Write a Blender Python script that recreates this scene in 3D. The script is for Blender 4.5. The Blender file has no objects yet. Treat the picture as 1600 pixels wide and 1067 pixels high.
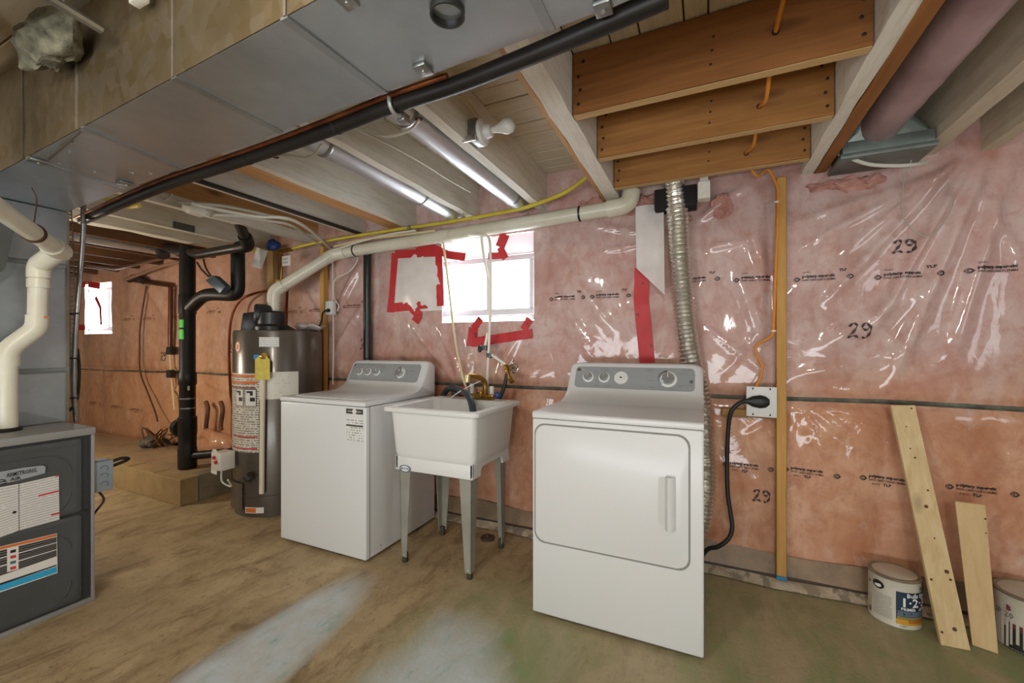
import bpy, bmesh, math, random
from mathutils import Vector, noise
random.seed(7)
S = bpy.context.scene
C = S.collection
# ------------------------------------------------------------------ camera
CAM_H, YAW, FPX = 1.2, 24.54, 657.0
cd = bpy.data.cameras.new('camera')
cam = bpy.data.objects.new('camera', cd); C.objects.link(cam)
cd.sensor_width = 36.0; cd.lens = 36.0 * FPX / 1600; cd.shift_y = 7.5 / 1600
cd.clip_start = 0.02; cd.clip_end = 200
cam.location = (0, 0, CAM_H); cam.rotation_euler = (math.radians(90), 0, math.radians(YAW))
S.camera = cam
# ------------------------------------------------------------------ world, lights, exposure
w = bpy.data.worlds.new('sky'); S.world = w; w.use_nodes = True
bg = w.node_tree.nodes['Background']
bg.inputs[0].default_value = (0.86, 0.93, 1.0, 1); bg.inputs[1].default_value = 8.0
S.view_settings.view_transform = 'Standard'; S.view_settings.look = 'None'
S.view_settings.gamma = 1.0; S.view_settings.use_curve_mapping = False
S.view_settings.exposure = 0.5
def light(name, kind, loc, power, col, size=0.05, rot=(0, 0, 0), sy=None):
    d = bpy.data.lights.new(name, kind); o = bpy.data.objects.new(name, d); C.objects.link(o)
    d.energy = power; d.color = col; o.location = loc; o.rotation_euler = rot
    if kind == 'AREA':
        d.size = size
        if sy: d.shape = 'RECTANGLE'; d.size_y = sy
    else: d.shadow_soft_size = size
    return o
R = math.radians
light('bulb_behind_camera', 'POINT', (0.35, -1.7, 1.93), 52, (1.0, 0.95, 0.87), 0.09)
light('bulb_left', 'POINT', (-4.7, 0.75, 1.25), 44, (1.0, 0.88, 0.72), 0.12)
light('bulb_over_camera', 'POINT', (-1.0, -0.35, 1.95), 26, (1.0, 0.96, 0.9), 0.10)
light('added_uplight', 'AREA', (-0.4, -2.7, 0.40), 98, (0.90, 0.96, 1.0), 4.2, (R(142), 0, 0), 1.0)  # added low uplight that brightens the ceiling; no window stands there
light('added_fill_right', 'AREA', (2.45, 0.3, 1.5), 10, (0.9, 0.95, 1.0), 1.2, (R(90), 0, R(90)), 0.8)  # added cool fill from the right; that wall has no window
# ------------------------------------------------------------------ point helpers
_s, _c = math.sin(R(YAW)), math.cos(R(YAW))
def _ray(px, py): return (-_s * FPX + _c * (px - 800), _c * FPX + _s * (px - 800), 541 - py)
def PZ(px, py, z):
    r = _ray(px, py); t = (z - CAM_H) / r[2]; return Vector((r[0] * t, r[1] * t, z))
def PY(px, py, y):
    r = _ray(px, py); t = y / r[1]; return Vector((r[0] * t, y, CAM_H + r[2] * t))
def PX(px, py, x):
    r = _ray(px, py); t = x / r[0]; return Vector((x, r[1] * t, CAM_H + r[2] * t))
def V(*a): return Vector(a)
def hx(h):
    h = h.lstrip('#'); o = []
    for i in (0, 2, 4):
        v = int(h[i:i + 2], 16) / 255
        o.append(v / 12.92 if v <= .04045 else ((v + .055) / 1.055) ** 2.4)
    return (*o, 1)
# ------------------------------------------------------------------ materials
class NT:
    def __init__(s, name):
        s.m = bpy.data.materials.new(name); s.m.use_nodes = True
        s.t = s.m.node_tree; s.b = s.t.nodes['Principled BSDF']; s.tc = None
    def n(s, kind, **kw):
        x = s.t.nodes.new(kind)
        for k, v in kw.items():
            if k.startswith('_'): setattr(x, k[1:], v)
            else: x.inputs[k.replace('__', ' ')].default_value = v
        return x
    def l(s, a, b): s.t.links.new(a, b)
    def co(s, scale=(1, 1, 1), loc=(0, 0, 0), out='Object'):
        if not s.tc: s.tc = s.n('ShaderNodeTexCoord')
        mp = s.n('ShaderNodeMapping'); mp.inputs['Scale'].default_value = scale; mp.inputs['Location'].default_value = loc
        s.l(s.tc.outputs[out], mp.inputs[0]); return mp.outputs[0]
    def noise(s, co, sc, det=4, rough=.55, dist=0):
        x = s.n('ShaderNodeTexNoise', Scale=sc, Detail=det, Roughness=rough, Distortion=dist); s.l(co, x.inputs['Vector']); return x.outputs['Fac']
    def ramp(s, f, a, b, c0=(0, 0, 0, 1), c1=(1, 1, 1, 1)):
        r = s.n('ShaderNodeValToRGB'); e = r.color_ramp.elements
        e[0].position = a; e[1].position = b; e[0].color = c0; e[1].color = c1
        s.l(f, r.inputs[0]); return r.outputs[0]
    def mix(s, f, a, b, mode='MIX'):
        x = s.n('ShaderNodeMix'); x.data_type = 'RGBA'; x.blend_type = mode
        for i, v in ((0, f), (6, a), (7, b)):
            if hasattr(v, 'is_linked') or hasattr(v, 'links'): s.l(v, x.inputs[i])
            else: x.inputs[i].default_value = v
        return x.outputs[2]
    def math(s, op, a, b=0.0, c=None):
        x = s.n('ShaderNodeMath'); x.operation = op
        for i, v in enumerate((a, b) if c is None else (a, b, c)):
            if hasattr(v, 'links'): s.l(v, x.inputs[i])
            else: x.inputs[i].default_value = v
        return x.outputs[0]
    def bump(s, h, st, dist=.01, tgt='Normal'):
        b = s.n('ShaderNodeBump', Strength=st, Distance=dist); s.l(h, b.inputs['Height']); s.l(b.outputs[0], s.b.inputs[tgt]); return b
    def set(s, **kw):
        for k, v in kw.items():
            k = k.replace('__', ' ')
            if hasattr(v, 'links'): s.l(v, s.b.inputs[k])
            else: s.b.inputs[k].default_value = v
        return s
_mats = {}
def M(name, col, rough=.5, metal=0, col2=None, sc=6, bump=0, bsc=60, coat=0, spec=.5, stretch=(1, 1, 1), lo=.35, hi=.65):
    if name in _mats: return _mats[name]
    t = NT(name); c1 = hx(col)
    if col2:
        f = t.ramp(t.noise(t.co(stretch), sc, 5, .6), lo, hi); t.set(Base__Color=t.mix(f, c1, hx(col2)))
    else: t.set(Base__Color=c1)
    t.set(Roughness=rough, Metallic=metal, Coat__Weight=coat, Coat__Roughness=.12, Specular__IOR__Level=spec)
    if bump: t.bump(t.noise(t.co(), bsc, 3), bump, .004)
    _mats[name] = t.m; return t.m
def wood(name, light, dark, axis, paint=None, amount=.5, knots=True, rough=.65):
    if name in _mats: return _mats[name]
    t = NT(name); st = [14, 14, 14]; st[axis] = .9
    g = t.noise(t.co(tuple(st)), 2.2, 6, .6, .6); col = t.mix(t.ramp(g, .3, .72), hx(light), hx(dark))
    big = t.noise(t.co(), 2.3, 3); col = t.mix(t.ramp(big, .35, .75, (1, 1, 1, 1), (.78, .74, .68, 1)), col, col)
    col = t.mix(t.math('MULTIPLY', t.ramp(big, .4, .7), .35), col, hx(dark))
    if knots:
        v = t.n('ShaderNodeTexVoronoi', Scale=1.0); ks = [7, 7, 7]; ks[axis] = 2.6
        t.l(t.co(tuple(ks)), v.inputs['Vector']); k = t.ramp(v.outputs['Distance'], .06, .20, (1, 1, 1, 1), (0, 0, 0, 1))
        d2 = tuple(x * .32 for x in hx(dark)[:3]) + (1,)
        col = t.mix(t.math('MULTIPLY', k, .75), col, d2)
    if paint:
        ps = [9, 9, 9]; ps[axis] = 2.5
        pf = t.noise(t.co(tuple(ps)), 1.5, 7, .7); fine = t.noise(t.co(), 90, 3)
        pf = t.math('ADD', pf, t.math('MULTIPLY', fine, .18))
        pf = t.math('ADD', pf, t.math('MULTIPLY', t.noise(t.co(), 26, 5, .75), .22))
        f = t.ramp(pf, 1.12 - amount - .05, 1.12 - amount + .03)
        sp2 = [30, 30, 30]; sp2[axis] = 3
        pc = t.mix(t.ramp(t.noise(t.co(tuple(sp2)), 1.6, 6, .75), .45, .85), hx(paint), tuple(x * k_ for x, k_ in zip(hx(paint)[:3], (.66, .62, .54))) + (1,))
        col = t.mix(f, col, pc)
    t.set(Base__Color=col, Roughness=rough, Specular__IOR__Level=.3); t.bump(g, .25, .004)
    _mats[name] = t.m; return t.m
def galv(name, col, col2, rough=.33, metal=.92):
    if name in _mats: return _mats[name]
    t = NT(name)
    sp = t.n('ShaderNodeTexVoronoi', Scale=26.0); t.l(t.co((1, 1, 1)), sp.inputs['Vector'])
    f = t.ramp(t.noise(t.co(), 3.2, 6, .65), .3, .72)
    base = t.mix(f, hx(col), hx(col2))
    base = t.mix(t.math('MULTIPLY', t.ramp(sp.outputs['Color'], .2, .8), .06), base, (.75, .78, .8, 1))
    r = t.math('ADD', t.math('MULTIPLY', t.noise(t.co(), 5, 5), .16), rough - .06)
    t.set(Base__Color=base, Metallic=metal, Roughness=r); t.bump(t.noise(t.co(), 1.6, 2), .08, .02)
    _mats[name] = t.m; return t.m
def printmat(name, base, ink, rows, words=26, thick=.5, dens=.5, amt=.8):
    """flat print on a label: rows of small dark words, on the label's own UV"""
    if name in _mats: return _mats[name]
    t = NT(name); uv = t.co(out='UV'); sp = t.n('ShaderNodeSeparateXYZ'); t.l(uv, sp.inputs[0])
    vr = t.math('MULTIPLY', sp.outputs[1], rows); row = t.math('FLOOR', vr); fr = t.math('FRACT', vr)
    line = t.math('LESS_THAN', fr, thick)
    cb = t.n('ShaderNodeCombineXYZ'); t.l(t.math('MULTIPLY', sp.outputs[0], words), cb.inputs[0]); t.l(t.math('MULTIPLY', row, 7.31), cb.inputs[1])
    nz = t.noise(cb.outputs[0], 1.0, 1); word = t.math('GREATER_THAN', nz, 1 - dens - .05)
    f = t.math('MULTIPLY', t.math('MULTIPLY', line, word), amt)
    t.set(Base__Color=t.mix(f, hx(base), hx(ink)), Roughness=.4)
    _mats[name] = t.m; return t.m

WHITE = M('white_enamel', '#d0d1d0', .36, coat=.12)
WHITEP = M('white_plastic', '#d6d6d2', .38)
TUB = M('tub_plastic', '#d9d9d6', .42, bump=.06, bsc=160)
GREYP = M('panel_grey', '#9fa2a4', .35, .25)
KNOBC = M('knob_chrome', '#b9bbbd', .25, .7)
DARKGAP = M('dark_gap', '#55554f', .7)
BLK = M('black_plastic', '#1d1c1b', .38, col2='#2a2826')
ABS = M('black_drain_pipe', '#141210', .45, col2='#211d1a', sc=4, spec=.35)
RUB = M('black_rubber', '#191817', .5)
PVC = M('white_drain_pipe', '#d8d5c6', .3, col2='#c9c3ad', sc=3, coat=.1)
CREAM = M('aged_vent_pipe', '#d8d4c2', .32, col2='#c8bfa2', sc=5, lo=.4, hi=.8)
INK = M('ink', '#2a2224', .6)
INKG = M('grey_ink', '#6a6a6a', .6)
WHINK = M('white_ink', '#e6e6e2', .5)
BRASS = M('brass', '#b58f45', .3, .9, col2='#8d6a2c', sc=20)
CHROME = M('chrome', '#cfcfcc', .16, 1)
STEEL = M('steel', '#a7a8a6', .35, .9, col2='#8a8b88', sc=10)
COPPER = M('copper', '#a2613a', .35, .85, col2='#6e3f28', sc=8)
RUST = M('rusty_wire', '#5a3a22', .7, .2)
YEL = M('yellow_gas_hose', '#c9b83f', .45, col2='#b6a332')
ORANGE = M('orange_cable', '#d08428', .5)
WCAB = M('white_cable', '#cfccc0', .45)
GCAB = M('grey_cable', '#a6a293', .5)
PEX = M('white_water_line', '#e3ded0', .35)
PEXC = M('cream_water_line', '#d8c8a2', .4)
BLUE = M('blue_plastic', '#23407a', .4)
RED = M('red_plastic', '#b3251f', .4)
LEGM = M('grey_painted_steel', '#8c8a7e', .5, .15, col2='#9a988c', sc=5)
GREEN = M('green_sticker', '#22c41e', .5)
BLUES = M('blue_sticker', '#2b84b8', .5)
ORS = M('orange_print', '#c8672c', .5)
REDP = M('red_print', '#bf3236', .5)
BLKP = M('black_print', '#23211f', .5)
LBLW = M('label_white', '#d6d3cb', .45)
PAPER = M('paper', '#d5d3cd', .7)
HEAT = M('brown_grey_enamel', '#5d554b', .3, .35, col2='#544c43', sc=3, coat=.3)
FURN = M('charcoal_enamel', '#4b4d50', .42, .1, col2='#42443f', sc=3, bump=.12, bsc=300)
FURNE = M('grey_enamel_cap', '#8d8c88', .45, .15)
GALV = galv('galvanised_sheet', '#bcc3c8', '#a9b0b5', .34, .86)
GALVL = galv('galvanised_light', '#b6bcbf', '#9aa1a5', .36)
GALVD = galv('galvanised_dull', '#8d8272', '#74695a', .5, .65)
TUBEM = galv('spiral_tube_metal', '#d3d6d8', '#bcc2c6', .36, .85)
FOIL = M('foil', '#d6d3ca', .27, .9, bump=.35, bsc=120)
BOXG = M('grey_box_enamel', '#8c959b', .4, .3)
# ------------------------------------------------------------------ mesh helpers
def smooth_path(pts, n=6):
    pts = [Vector(p) for p in pts]
    if len(pts) < 3: return pts
    out = []
    for i in range(len(pts) - 1):
        p0 = pts[max(i - 1, 0)]; p1 = pts[i]; p2 = pts[i + 1]; p3 = pts[min(i + 2, len(pts) - 1)]
        for k in range(n):
            t = k / n
            out.append(.5 * ((2 * p1) + (p2 - p0) * t + (2 * p0 - 5 * p1 + 4 * p2 - p3) * t * t + (3 * p1 - p0 - 3 * p2 + p3) * t ** 3))
    out.append(pts[-1]); return out
def round_path(pts, rad, n=6):
    """polyline with its corners rounded to about rad"""
    pts = [Vector(p) for p in pts]; out = [pts[0]]
    for i in range(1, len(pts) - 1):
        a, b, c = pts[i - 1], pts[i], pts[i + 1]
        r = min(rad, (a - b).length * .49, (c - b).length * .49)
        p, q = b + (a - b).normalized() * r, b + (c - b).normalized() * r
        for k in range(n + 1):
            t = k / n; out.append(p * (1 - t) ** 2 + b * 2 * t * (1 - t) + q * t * t)
    out.append(pts[-1]); return out
class MB:
    def __init__(s): s.bm = bmesh.new(); s.uv = None
    def box(s, x0, x1, y0, y1, z0, z1, bev=0, seg=2):
        r = bmesh.ops.create_cube(s.bm, size=1)['verts']
        for v in r: v.co = ((x0 + x1) / 2 + v.co.x * (x1 - x0), (y0 + y1) / 2 + v.co.y * (y1 - y0), (z0 + z1) / 2 + v.co.z * (z1 - z0))
        if bev: s._bev(r, bev, seg)
        return s
    def _bev(s, verts, bev, seg):
        es = list({e for v in verts for e in v.link_edges})
        bmesh.ops.bevel(s.bm, geom=es, offset=bev, segments=seg, profile=.5, affect='EDGES')
    def hexa(s, p8, bev=0):
        """8 corners: bottom 4 in a loop, top 4 in the same order"""
        v = [s.bm.verts.new(p) for p in p8]
        for f in ((0, 3, 2, 1), (4, 5, 6, 7), (0, 1, 5, 4), (1, 2, 6, 5), (2, 3, 7, 6), (3, 0, 4, 7)): s.bm.faces.new([v[i] for i in f])
        if bev: s._bev(v, bev, 2)
        return s
    def prism(s, pts, d, bev=0, seg=2):
        d = Vector(d); a = [s.bm.verts.new(p) for p in pts]; b = [s.bm.verts.new(Vector(p) + d) for p in pts]; n = len(pts)
        s.bm.faces.new(a[::-1]); s.bm.faces.new(b)
        for i in range(n): s.bm.faces.new((a[i], a[(i + 1) % n], b[(i + 1) % n], b[i]))
        if bev: s._bev(a + b, bev, seg)
        return s
    def loft(s, loops, cap0=True, cap1=True):
        L = [[s.bm.verts.new(p) for p in lp] for lp in loops]; n = len(L[0])
        for a, b in zip(L, L[1:]):
            for i in range(n): s.bm.faces.new((a[i], a[(i + 1) % n], b[(i + 1) % n], b[i]))
        if cap0: s.bm.faces.new(L[0][::-1])
        if cap1: s.bm.faces.new(L[-1])
        return s
    def tube(s, pts, r, seg=10, caps=True):
        pts = [Vector(p) for p in pts]; n = len(pts)
        rs = r if isinstance(r, (list, tuple)) else [r] * n
        tg = [(pts[min(i + 1, n - 1)] - pts[max(i - 1, 0)]).normalized() for i in range(n)]
        u = tg[0].orthogonal().normalized(); loops = []
        for i in range(n):
            u = (u - tg[i] * u.dot(tg[i])).normalized(); v = tg[i].cross(u)
            loops.append([pts[i] + (u * math.cos(2 * math.pi * k / seg) + v * math.sin(2 * math.pi * k / seg)) * rs[i] for k in range(seg)])
        return s.loft(loops, caps, caps)
    def cyl(s, a, b, r, r2=None, seg=20): return s.tube([a, b], [r, r if r2 is None else r2], seg)
    def lathe(s, prof, c=(0, 0, 0), ax=(0, 0, 1), seg=32, cap=True):
        ax = Vector(ax).normalized(); u = ax.orthogonal().normalized(); v = ax.cross(u); c = Vector(c)
        return s.loft([[c + ax * h + (u * math.cos(2 * math.pi * k / seg) + v * math.sin(2 * math.pi * k / seg)) * max(r, 1e-4) for k in range(seg)] for r, h in prof], cap, cap)
    def ball(s, c, r, sc=(1, 1, 1), sub=2):
        vs = bmesh.ops.create_icosphere(s.bm, subdivisions=sub, radius=r)['verts']
        for v in vs: v.co = Vector(c) + Vector((v.co.x * sc[0], v.co.y * sc[1], v.co.z * sc[2]))
        return s
    def patch(s, f, nu, nv):
        """uv-mapped sheet from f(u,v)"""
        uvl = s.bm.loops.layers.uv.verify()
        g = [[s.bm.verts.new(f(i / nu, j / nv)) for i in range(nu + 1)] for j in range(nv + 1)]
        for j in range(nv):
            for i in range(nu):
                fc = s.bm.faces.new((g[j][i], g[j][i + 1], g[j + 1][i + 1], g[j + 1][i]))
                for lp, (a, b) in zip(fc.loops, ((i, j), (i + 1, j), (i + 1, j + 1), (i, j + 1))): lp[uvl].uv = (a / nu, b / nv)
        return s
    def jitter(s, a, sc=8):
        for v in s.bm.verts: v.co += noise.noise_vector(v.co * sc) * a
        return s
        return s
    def build(s, name, mat, parent=None, sm=True, ang=38, label=None, recalc=True):
        if recalc: bmesh.ops.recalc_face_normals(s.bm, faces=s.bm.faces[:])
        o0 = wloc(parent)
        if o0.length: bmesh.ops.translate(s.bm, verts=s.bm.verts[:], vec=-o0)
        me = bpy.data.meshes.new(name); s.bm.to_mesh(me); s.bm.free()
        if sm:
            me.polygons.foreach_set('use_smooth', [True] * len(me.polygons)); me.set_sharp_from_angle(angle=R(ang))
        return link(name, me, mat, parent, label)
def wloc(o):
    l = Vector((0, 0, 0))
    while o: l += o.location; o = o.parent
    return l
def link(name, me, mat, parent=None, label=None):
    o = bpy.data.objects.new(name, me); C.objects.link(o)
    if mat: me.materials.append(mat)
    if parent: o.parent = parent
    if label: o['label'] = label
    return o
def thing(name, label, cat, loc=(0, 0, 0), group=None):
    o = bpy.data.objects.new(name, None); C.objects.link(o); o.location = loc; o.empty_display_size = .05
    return tag(o, label, cat, group)
def tag(o, label, cat, group=None):
    o['label'] = label; o['category'] = cat
    if group: o['group'] = group
    return o
def struct(o): o['kind'] = 'structure'; return o
def rehome(o, loc):
    """put a single-mesh thing's origin at loc"""
    loc = Vector(loc); o.data.transform(__import__('mathutils').Matrix.Translation(-loc)); o.location = loc; return o
_txt = {}
def text(name, s, size, mat, parent, O, U, Vv, align='LEFT', fn=None, bold=0.0, sx=1.0, label=None, join=None):
    key = (s, size, align, bold)
    if key not in _txt:
        cu = bpy.data.curves.new('t', 'FONT'); cu.body = s; cu.size = size; cu.align_x = align; cu.resolution_u = 1; cu.offset = bold
        tmp = bpy.data.objects.new('t', cu); C.objects.link(tmp)
        _txt[key] = bpy.data.meshes.new_from_object(tmp.evaluated_get(bpy.context.evaluated_depsgraph_get()))
        bpy.data.objects.remove(tmp); bpy.data.curves.remove(cu)
    me = _txt[key].copy()
    O, U, Vv = Vector(O), Vector(U), Vector(Vv); o0 = wloc(parent)
    for v in me.vertices:
        p = O + U * v.co.x * sx + Vv * v.co.y
        v.co = (fn(p) if fn else p) - o0
    me.materials.clear(); me.name = name
    return link(name, me, mat, parent, label)
def rrect(u0, u1, v0, v1, r, n=5):
    out = []
    for cx, cy, a0 in ((u1 - r, v1 - r, 0), (u0 + r, v1 - r, 90), (u0 + r, v0 + r, 180), (u1 - r, v0 + r, 270)):
        for k in range(n + 1):
            a = R(a0 + 90 * k / n); out.append((cx + r * math.cos(a), cy + r * math.sin(a)))
    return out
# ================================================================== SETTING
# ---- back wall: pink batts under glossy clear sheet, wrinkled
WIN1 = (-1.72, -1.01, 1.375, 1.95); WIN2 = (-7.05, -6.33, 1.36, 1.97)
WY = 2.56
FOLDS = [  # x0,z0,x1,z1,width,height
    (1.02, 2.02, .55, 1.42, .018, .022), (1.02, 2.02, .62, 1.66, .014, .016), (1.06, 2.0, .72, 1.25, .02, .026), (1.0, 2.0, .45, 1.70, .016, .013),
    (1.12, 2.02, .80, 1.02, .03, .028), (1.2, 2.0, 1.02, 1.15, .03, .02), (1.1, 1.9, 1.35, 1.3, .02, .012), (.98, 1.98, .42, 1.83, .018, .012),
    (.42, .92, .40, .60, .006, .008), (.43, .92, .45, .60, .006, .009), (.435, .92, .50, .60, .007, .010), (.44, .92, .56, .62, .008, .010),
    (.45, .92, .66, .74, .012, .010), (.46, .92, .80, .84, .012, .008), (.41, .92, .385, .66, .006, .006),
    (-1.6, .95, -2.0, 1.38, .025, .018), (-1.55, .95, -1.75, 1.36, .02, .018), (-1.5, .95, -1.5, 1.30, .025, .012), (-1.62, .95, -2.2, 1.2, .03, .016),
    (-1.3, .95, -1.1, 1.3, .025, .012), (-.95, 1.75, -.62, 1.15, .02, .014), (-.9, 1.85, -.5, 1.3, .03, .014), (-.8, 1.35, -.55, 1.02, .012, .01),
    (-.02, 1.9, .18, 2.04, .02, .02), (.02, 1.74, .2, 1.76, .014, .014), (.22, 1.85, .30, 1.55, .03, .018), (.16, 1.62, .28, 1.2, .03, .014),
    (.32, 1.95, .31, 1.3, .02, -.02), (-.3, 1.86, -.62, 1.94, .015, .012), (-.3, 1.8, -.55, 1.78, .012, .012),
    (.02, 1.30, .3, 1.05, .01, .008), (.1, 1.05, .28, 1.3, .012, .009), (.55, 1.2, .95, 1.5, .05, .02), (.45, 1.05, .85, 1.18, .04, .014),
    (.2, .72, .30, .80, .01, .008), (-2.8, 1.4, -2.5, 1.85, .03, .02), (-2.75, 1.2, -2.45, 1.55, .025, .015), (-2.8, 1.05, -2.5, .96, .02, .012),
    (-3.6, 1.7, -3.3, 1.2, .04, .02), (-4.7, 1.85, -4.2, 1.4, .03, .02), (-4.95, 1.9, -4.8, 1.3, .03, .02), (-5.6, 1.9, -5.2, 1.5, .04, .025),
    (-4.75, .9, -5.3, .55, .03, .02), (-4.7, .9, -4.9, .45, .03, .022), (-4.68, .9, -4.4, .5, .03, .02), (-4.65, .9, -4.1, .75, .03, .015),
]
def wall_d(x, z):
    d = .012 * abs(math.sin(math.pi * (x - .36) / .41)) ** .7
    d += .020 * noise.noise(Vector((x * 1.7, z * 1.5, 3.1))) + .0065 * noise.noise(Vector((x * 4.2 + z * 1.4, z * 3.1 - x, 7.7)))
    r = 1 - abs(noise.noise(Vector((x * 3.2 + z * 1.6, z * 1.3 - x * .8, 1.3)))) * 2
    d += .006 * max(r, 0) ** 3
    r2 = 1 - abs(noise.noise(Vector((x * 6.0 - z * 3.0, z * 2.6 + x * 1.4, 5.3)))) * 2
    d += .003 * max(r2, 0) ** 4
    d -= .022 * math.exp(-((z - .93) / .03) ** 2)
    for x0, z0, x1, z1, wd, am in FOLDS:
        if min(x0, x1) - .12 < x < max(x0, x1) + .12 and min(z0, z1) - .12 < z < max(z0, z1) + .12:
            dx, dz = x1 - x0, z1 - z0; L2 = dx * dx + dz * dz
            t = max(0, min(1, ((x - x0) * dx + (z - z0) * dz) / L2))
            q = (x - x0 - t * dx) ** 2 + (z - z0 - t * dz) ** 2
            d += 1.4 * am * math.exp(-q / (wd * wd)) * (math.sin(math.pi * min(1, max(.0, t * .94 + .04))) ** .5)
    return d
xs = [-8.4 + .06 * i for i in range(int((8.4 - 3.4) / .06))]; x = -3.4
while x < 2.62: xs.append(x); x += .0165
zs = [i * .0165 for i in range(int(2.32 / .0165) + 1)]
GRID = [[WY - wall_d(x, z) for z in zs] for x in xs]
import bisect
def wy(x, z):
    i = min(max(bisect.bisect_right(xs, x) - 1, 0), len(xs) - 2); j = min(max(int(z / .0165), 0), len(zs) - 2)
    a = min(max((x - xs[i]) / (xs[i + 1] - xs[i]), 0), 1); b = min(max((z - zs[j]) / .0165, 0), 1)
    return (GRID[i][j] * (1 - a) + GRID[i + 1][j] * a) * (1 - b) + (GRID[i][j + 1] * (1 - a) + GRID[i + 1][j + 1] * a) * b
def onwall(off=.004): return lambda p: Vector((p.x, wy(p.x, p.z) - off, p.z))
def inhole(x, z):
    for a, b, c, d in (WIN1, WIN2):
        if a < x < b and c < z < d: return True
    return False
t = NT('pink_batts_under_clear_sheet')
co = t.co(); sx_ = t.n('ShaderNodeSeparateXYZ'); t.l(co, sx_.inputs[0])
n1 = t.noise(t.co((1, 1, 1.2)), 3.3, 6, .62, .5); n2 = t.noise(t.co((1.6, 1, 1), (3, 1, 7)), 8, 6, .65, .8); n3 = t.noise(t.co((1, 1, 1), (9, 4, 2)), 1.5, 3)
up = t.mix(t.ramp(n1, .34, .68), hx('#bd958e'), hx('#cdb6b0'))
up = t.mix(t.math('MULTIPLY', t.ramp(n2, .48, .75), .55), up, hx('#ad7561'))
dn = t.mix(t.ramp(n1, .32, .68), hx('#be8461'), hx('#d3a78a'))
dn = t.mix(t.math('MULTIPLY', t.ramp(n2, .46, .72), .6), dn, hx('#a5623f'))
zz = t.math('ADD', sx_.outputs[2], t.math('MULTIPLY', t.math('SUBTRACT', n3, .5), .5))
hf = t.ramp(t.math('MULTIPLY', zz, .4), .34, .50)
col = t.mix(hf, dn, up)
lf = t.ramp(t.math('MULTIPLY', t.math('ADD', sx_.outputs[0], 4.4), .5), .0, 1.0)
col = t.mix(lf, t.mix(.6, col, hx('#cd986c')), col)  # warm lamp light of the left end mixed into the batt colour
dk = t.ramp(t.noise(t.co((1.3, 1, .8), (11, 3, 2)), 2.6, 5, .6, .8), .52, .78)
col = t.mix(t.math('MULTIPLY', dk, .8), col, t.mix(hf, hx('#9f6140'), hx('#a37466')))
gl = t.noise(t.co((1, 1, 1), (2, 8, 3)), 16, 6, .7, .4); col = t.mix(t.math('MULTIPLY', t.ramp(gl, .5, .72), .5), col, hx('#a9725f'))
hz = t.ramp(t.noise(t.co((2.2, 1, 1.2), (5, 5, 5)), 3.1, 5, .6, 1.2), .55, .75)
col = t.mix(t.math('MULTIPLY', hz, .45), col, hx('#d9c8c0'))
t.set(Base__Color=col, Roughness=.6, Specular__IOR__Level=.25, Coat__Weight=1.0, Coat__Roughness=.07, Coat__IOR=1.45)
fb = t.n('ShaderNodeBump', Strength=.18, Distance=.012); t.l(t.noise(t.co((1.5, 1, 1), (1, 2, 3)), 6, 3, .5, 1.2), fb.inputs['Height']); t.l(fb.outputs[0], t.b.inputs['Coat Normal'])
WALLM = t.m
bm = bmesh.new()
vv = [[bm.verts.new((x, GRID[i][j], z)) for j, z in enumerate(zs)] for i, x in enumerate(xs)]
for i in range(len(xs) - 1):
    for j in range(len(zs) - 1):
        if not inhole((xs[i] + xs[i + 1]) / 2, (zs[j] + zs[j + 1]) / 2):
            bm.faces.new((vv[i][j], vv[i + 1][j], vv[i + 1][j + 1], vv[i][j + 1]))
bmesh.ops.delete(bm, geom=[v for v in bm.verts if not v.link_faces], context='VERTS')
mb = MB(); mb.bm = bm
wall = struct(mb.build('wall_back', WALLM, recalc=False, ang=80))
wall['label'] = 'pink insulation batts under wrinkled clear plastic sheet along the back wall'
# ---- floor
t = NT('worn_concrete'); co = t.co(); sp = t.n('ShaderNodeSeparateXYZ'); t.l(co, sp.inputs[0]); X_, Y_ = sp.outputs[0], sp.outputs[1]
a1 = t.noise(t.co((1, .55, 1)), 2.2, 7, .6, .7); a2 = t.noise(t.co((1, 1, 1), (4, 4, 4)), 9, 7, .7); a3 = t.noise(t.co((1, .4, 1), (2, 9, 1)), 3.6, 6, .65, .5); a4 = t.noise(t.co(), 60, 4, .7)
col = t.mix(t.ramp(a1, .3, .7), hx('#a08b68'), hx('#bba683'))
col = t.mix(t.math('MULTIPLY', t.ramp(a2, .45, .75), .55), col, hx('#7f6844'))
col = t.mix(t.math('MULTIPLY', t.ramp(a4, .55, .8), .4), col, hx('#c4b08a'))
a5 = t.noise(t.co((1, .35, 1), (3, 1, 5)), 7, 8, .75, .8); a6 = t.noise(t.co((1, 1, 1), (8, 3, 5)), 34, 5, .75)
col = t.mix(t.math('MULTIPLY', t.ramp(a5, .50, .64), .72), col, hx('#6e5737'))
col = t.mix(t.math('MULTIPLY', t.ramp(a5, .30, .46, (1, 1, 1, 1), (0, 0, 0, 1)), .35), col, hx('#c9b68f'))
col = t.mix(t.math('MULTIPLY', t.ramp(a6, .58, .66), .62), col, hx('#5c482e'))
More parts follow.
